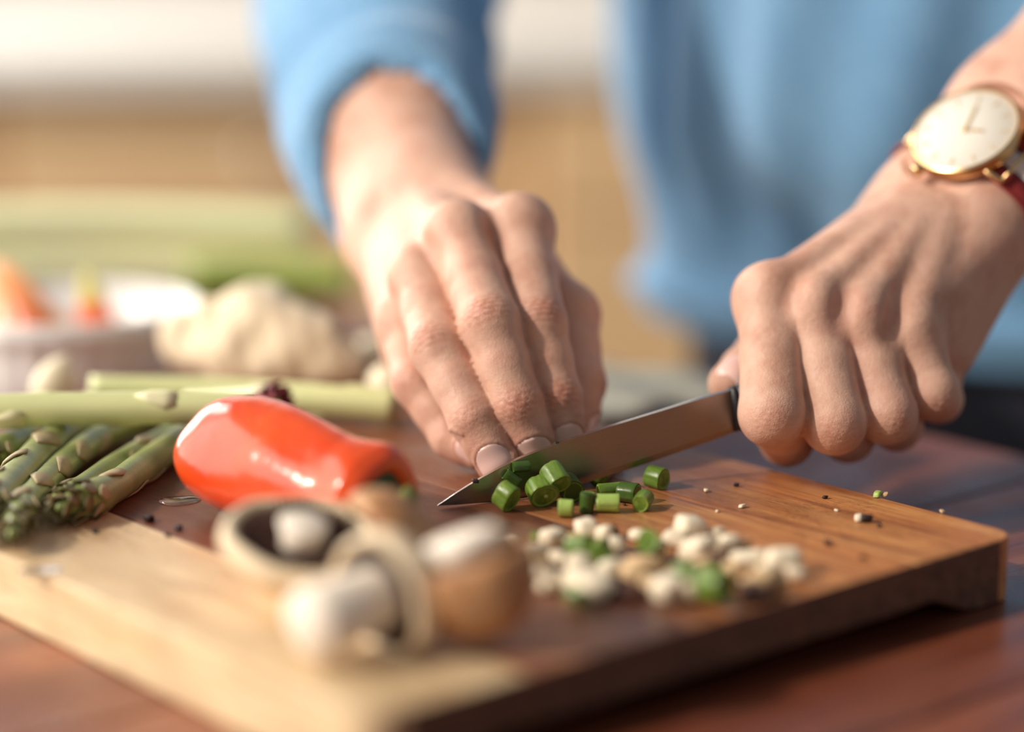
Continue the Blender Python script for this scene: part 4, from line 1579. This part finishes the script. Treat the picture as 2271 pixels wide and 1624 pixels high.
def ginger_d(p):
    links = [(0, 1), (1, 2), (2, 3), (0, 4), (5, 6), (6, 8), (7, 8), (6, 9), (9, 10), (0, 9)]
    d = None
    for a, b in links:
        s = seg(p, gp[a][0], gp[b][0], gp[a][1] * .92, gp[b][1] * .92)
        d = s if d is None else smin(d, s, .003)
    x = p[:, 0] - gp[0][0][0]
    d = d + .00025 * np.sin(x * 620 + p[:, 2] * 140) + .0012 * np.sin(p[:, 0] * 210 + 1) * np.sin(p[:, 2] * 260)
    return np.maximum(d, -(p[:, 2] - .0004))


glo = np.min([g[0] - g[1] for g in gp], 0) - .006; ghi = np.max([g[0] + g[1] for g in gp], 0) + .006
V, F = surface_nets(ginger_d, glo, ghi, .0017)
gin = np_mesh('ginger_root', V - gpos, F, M['ginger'])
gin.location = tuple(map(float, gpos))
tag(gin, 'knobbly pale ginger root lying behind the asparagus', 'ginger')

# ---- white ribbed dish with pepper strips
bc = WZ(150, 690, .014)
bc = np.array([bc[0], bc[1], TABLE_Z])
dish = empty('ribbed_dish', bc)
RD, HD = .058, .037
prof = [(0, 0.0), (RD * .86, 0.0), (RD * .90, .002), (RD * .93, HD * .5), (RD * .96, HD * .80), (RD, HD * .86), (RD, HD), (RD * .955, HD), (RD * .90, HD * .5),
        (RD * .86, .006), (0, .004)]
V, F = lathe_data(prof, 120, lambda i, a: 1 + (.018 * math.cos(30 * a) if i in (2, 3, 4) else 0))
new_mesh('dish_body', V, [f for f in F], M['china'], parent=dish)
V, F = tube_data(np.array([(RD * .978 * math.cos(t), RD * .978 * math.sin(t), HD) for t in np.linspace(0, 2 * math.pi, 73)]), [.0016] * 73, 10, cap=False)
new_mesh('rim', V, F, M['china'], parent=dish)
tag(dish, 'white ribbed round dish holding orange pepper strips', 'dish')


def strip(label, base, tipp, w0, bend, m, name='pepper_strip', tipm=None):
    base, tipp = np.array(base), np.array(tipp)
    d = tipp - base
    side = unit(np.cross(d, [0, -1, .1]))
    nrm = unit(np.cross(side, d))
    V, F, fm = [], [], []
    K, J = 14, 9
    for i in range(K):
        t = i / (K - 1)
        c = base + d * t + nrm * bend * math.sin(t * math.pi)
        wd = w0 * (1 - t) ** .75 + .0012
        for j in range(J):
            b = -1 + 2 * j / (J - 1)
            V.append(c + side * wd * b + nrm * (-.35 * wd * b * b))
    for i in range(K - 1):
        for j in range(J - 1):
            F.append((i * J + j, i * J + j + 1, (i + 1) * J + j + 1, (i + 1) * J + j))
            fm.append(1 if tipm and i > K * .5 else 0)
    c = base
    o = new_mesh(name, np.array(V) - c, F, [M[m]] + ([M[tipm]] if tipm else []), fmat=fm)
    o.location = tuple(map(float, c))
    so = o.modifiers.new('thick', 'SOLIDIFY'); so.thickness = .0035
    sb = o.modifiers.new('smooth', 'SUBSURF'); sb.levels = 1; sb.render_levels = 1
    tag(o, label, 'pepper strip', 'pepper strips in the ribbed dish')
    return o


strip('wide orange pepper wedge at the left of the ribbed dish', bc + [-.014, -.022, .010], WY(-6, 575, bc[1] + .012), .029, .006, 'orange')
strip('large orange pepper wedge lying low in the ribbed dish', bc + [-.002, -.032, .012], WY(20, 650, bc[1] - .01), .012, .004, 'orange_red')
strip('small orange pepper wedge with yellow-green tip standing in the dish', WY(222, 742, bc[1] - .012) * [1, 1, 0] + [0, 0, TABLE_Z + .018], WY(190, 598, bc[1] - .004), .0115, .002, 'orange_red', tipm='yellow')

# ---- pale bits round the dish
def clove(label, loc, axis, L, r, m='garlic', group='garlic cloves on the board'):
    pr = [(0.0, -.5), (.55, -.46), (.92, -.25), (1.0, -.02), (.8, .2), (.45, .38), (.16, .47), (.0, .5)]
    V, F = lathe_data([(a * r, b * L) for a, b in pr], 24, lambda i, a: 1 + .16 * math.cos(a) + .05 * math.cos(3 * a))
    o = new_mesh('garlic_clove', V, [f for f in F], M[m])
    sb = o.modifiers.new('smooth', 'SUBSURF'); sb.levels = 1; sb.render_levels = 1
    place(o, loc, axis)
    tag(o, label, 'garlic', group)
    return o


clove('cream garlic clove standing in front of the ribbed dish', WZ(118, 842, .0085), (.45, .2, .75), .023, .0088)
clove('pale garlic clove lying near the little finger', WZ(868, 846, .0075), (.8, .3, .12), .020, .0082)
clove('white garlic clove behind the tip of the ginger', WY(826, 776, .245) , (.7, .2, .2), .017, .0075)

# ---- celery stalks at the back of the table
for i, (x0, y0, x1, y1, Y0, Y1, r, m, lb, zz) in enumerate((
        (-160, 0, 700, 0, .515, .520, .0150, 'celery', 'thick pale celery stalk lying on the table behind the dish', 0),
        (430, 0, 790, 0, .484, .488, .0150, 'celery_green', 'short darker green celery stalk lying right behind the ginger', 0),
        (-180, 0, 690, 0, .520, .522, .0140, 'celery', 'pale celery stalk stacked on top of the others', 1))):
    a = np.array([(x0 - IW / 2) / FPX * 1.26, Y0, 0]); b = np.array([(x1 - IW / 2) / FPX * 1.26, Y1, 0])
    zc = TABLE_Z + r * (1.0 if not zz else 2.75)
    K, J = 22, 26
    V, F = [], []
    P = spline([a + [0, 0, zc], (a + b) / 2 + [0, .006, zc + .001], b + [0, 0, zc]], K)
    P_, T_2, S_2, U_2 = frames(P)
    for q in range(K):
        t = q / (K - 1)
        rr = r * (1.0 - .22 * t)
        for j in range(J):
            an = 2 * math.pi * j / J
            rad_ = rr * (1 + .05 * math.cos(11 * an) * (math.sin(an) < .5) - .42 * math.exp(-((an - math.pi * .5) / .75) ** 2) * (1 if not zz else .6))
            V.append(P_[q] + S_2[q] * rad_ * math.cos(an) + U_2[q] * rad_ * math.sin(an) * .96)
    for q in range(K - 1):
        for j in range(J):
            F.append((q * J + j, q * J + (j + 1) % J, (q + 1) * J + (j + 1) % J, (q + 1) * J + j))
    F.append(tuple(range(J))[::-1]); F.append(tuple((K - 1) * J + j for j in range(J)))
    c = (a + b) / 2
    o = new_mesh('celery_stalk', np.array(V) - c, [f[::-1] for f in F], M[m])
    o.location = tuple(map(float, c))
    tag(o, lb, 'celery', 'celery stalks at the back of the table')

# ---- thin cream sheet in place of a pale area behind the blade
cc = WZ(1345, 905, TABLE_Z)
K = 22
V, F = [], []
for i in range(K):
    for j in range(K):
        x, y = -1 + 2 * i / (K - 1), -1 + 2 * j / (K - 1)
        p = cc * [1, 1, 0] + AX * (x * .055 + .012) + NX * (y * .045 - .004)
        z = TABLE_Z + .0030 + .0020 * (1 + math.sin(x * 4 + y * 3)) + .0016 * (1 + math.sin(y * 7 - x * 2))
        V.append((p[0], p[1], z))
for i in range(K - 1):
    for j in range(K - 1):
        F.append((i * K + j, (i + 1) * K + j, (i + 1) * K + j + 1, i * K + j + 1))
V = np.array(V); c = cc * [1, 1, 0] + [0, 0, TABLE_Z]
o = new_mesh('cream_sheet', V - c, F, M['cloth'])
o.location = tuple(map(float, c))
so = o.modifiers.new('thick', 'SOLIDIFY'); so.thickness = .0022; so.offset = -1
tag(o, 'plain cream napkin lying flat on the table behind the blade', 'sheet')

# ---- crumbs and drops on the board
cr_w = chunk_mesh('mushroom_crumb', 201, (mm(2.0), mm(1.4), mm(1.0)), M['flesh'])
cr_d = chunk_mesh('dark_crumb', 202, (mm(1.8), mm(1.4), mm(1.1)), M['crumb_dark'])
cr_g = chunk_mesh('green_crumb', 203, (mm(2.2), mm(1.6), mm(1.2)), M['bean_pale'])
cr_t = chunk_mesh('tan_crumb', 204, (mm(2.0), mm(1.5), mm(1.2)), M['flesh_tan'])
for nm, me, spots, lb in (
        ('white_crumb', cr_w, [(1566, 1089, 1.1), (1646, 1124, 1.2), (1590, 1134, .7), (1855, 1132, .7), (1024, 1187, 1.1), (1562, 1172, 1.0)], 'tiny white crumb from the left around the chopped food'),
        ('dark_crumb', cr_d, [(1633, 1077, 1.2), (1830, 1104, 1.0), (1950, 1166, .9), (1006, 1178, .9), (1385, 1119, .6), (1836, 1207, 1.6), (1914, 1238, 1.2)], 'tiny dark crumb from the left on the bare board'),
        ('dark_speck', cr_d, [(330, 1155, 2.2), (396, 1174, 1.6), (212, 1180, 1.2), (372, 1188, 1.0)], 'dark speck from the left between asparagus and pale plank')):
    for px, py, s in spots:
        p = WZ(px, py, .0004)
        o = bpy.data.objects.new(nm, me)
        COL.objects.link(o)
        o.location = (p[0], p[1], 0.0001); o.scale = (s, s, s); o.rotation_euler = (0, 0, rng.uniform(0, 6.28))
        tag(o, ORD[sorted(q[0] for q in spots).index(px)] + ' ' + lb, 'crumb', lb.split(' from')[0].replace('tiny ', '') + 's on the board')
for nm, me, px, py, s, lb in (('green_crumb', cr_g, 1946, 1100, 1.3, 'light green crumb at the far edge of the board'),
                              ('tan_crumb', cr_t, 1962, 1099, 1.2, 'tan crumb beside the light green one at the board edge'),
                              ('white_crumb', cr_w, 1904, 1152, 2.0, 'largest white crumb on the bare right part of the board'),
                              ('dark_crumb', cr_d, 1921, 1155, 2.4, 'largest dark crumb touching the largest white crumb'),
                              ('tan_crumb', cr_t, 2090, 1135, .8, 'single tan crumb on the far right edge of the board')):
    p = WZ(px, py, .0005)
    o = bpy.data.objects.new(nm, me)
    COL.objects.link(o)
    o.location = (p[0], p[1], 0.0001); o.scale = (s, s, s); o.rotation_euler = (0, 0, rng.uniform(0, 6.28))
    tag(o, lb, 'crumb')
# two crumbs that cling to the blade
for s_, off_, s, lb in ((.0140, .0004, 1.3, 'dark crumb clinging to the spine near the knife tip'), (.0445, -.0002, 1.0, 'dark crumb on the spine below the index finger')):
    o = bpy.data.objects.new('dark_crumb', cr_d); COL.objects.link(o)
    o.location = tuple(map(float, KT + kd * s_ + kup * (blade_profile(s_)[1] - .0005) + kn * off_)); o.scale = (s, s, s)
    tag(o, lb, 'crumb')

# ---- wet drops on the dark wood
for px, py, rx, ry, lb in ((398, 1112, .0062, .0042, 'flat water drop on the wood left of the red pepper'), (88, 1268, .0055, .0040, 'flat water drop near the drooping asparagus tip')):
    V, F = lathe_data([(1.0, 0), (.97, .05), (.85, .11), (.55, .17), (.25, .19), (0.0, .195)], 28, lambda i, a: 1 + .12 * math.sin(2 * a + 1) + .07 * math.sin(3 * a))
    V = [(x * rx, y * ry * 1.6, z * .004) for x, y, z in V]
    o = new_mesh('water_drop', V, F, M['water'])
    p = WZ(px, py, 0)
    o.location = (p[0], p[1], .0002)
    tag(o, lb, 'drop')
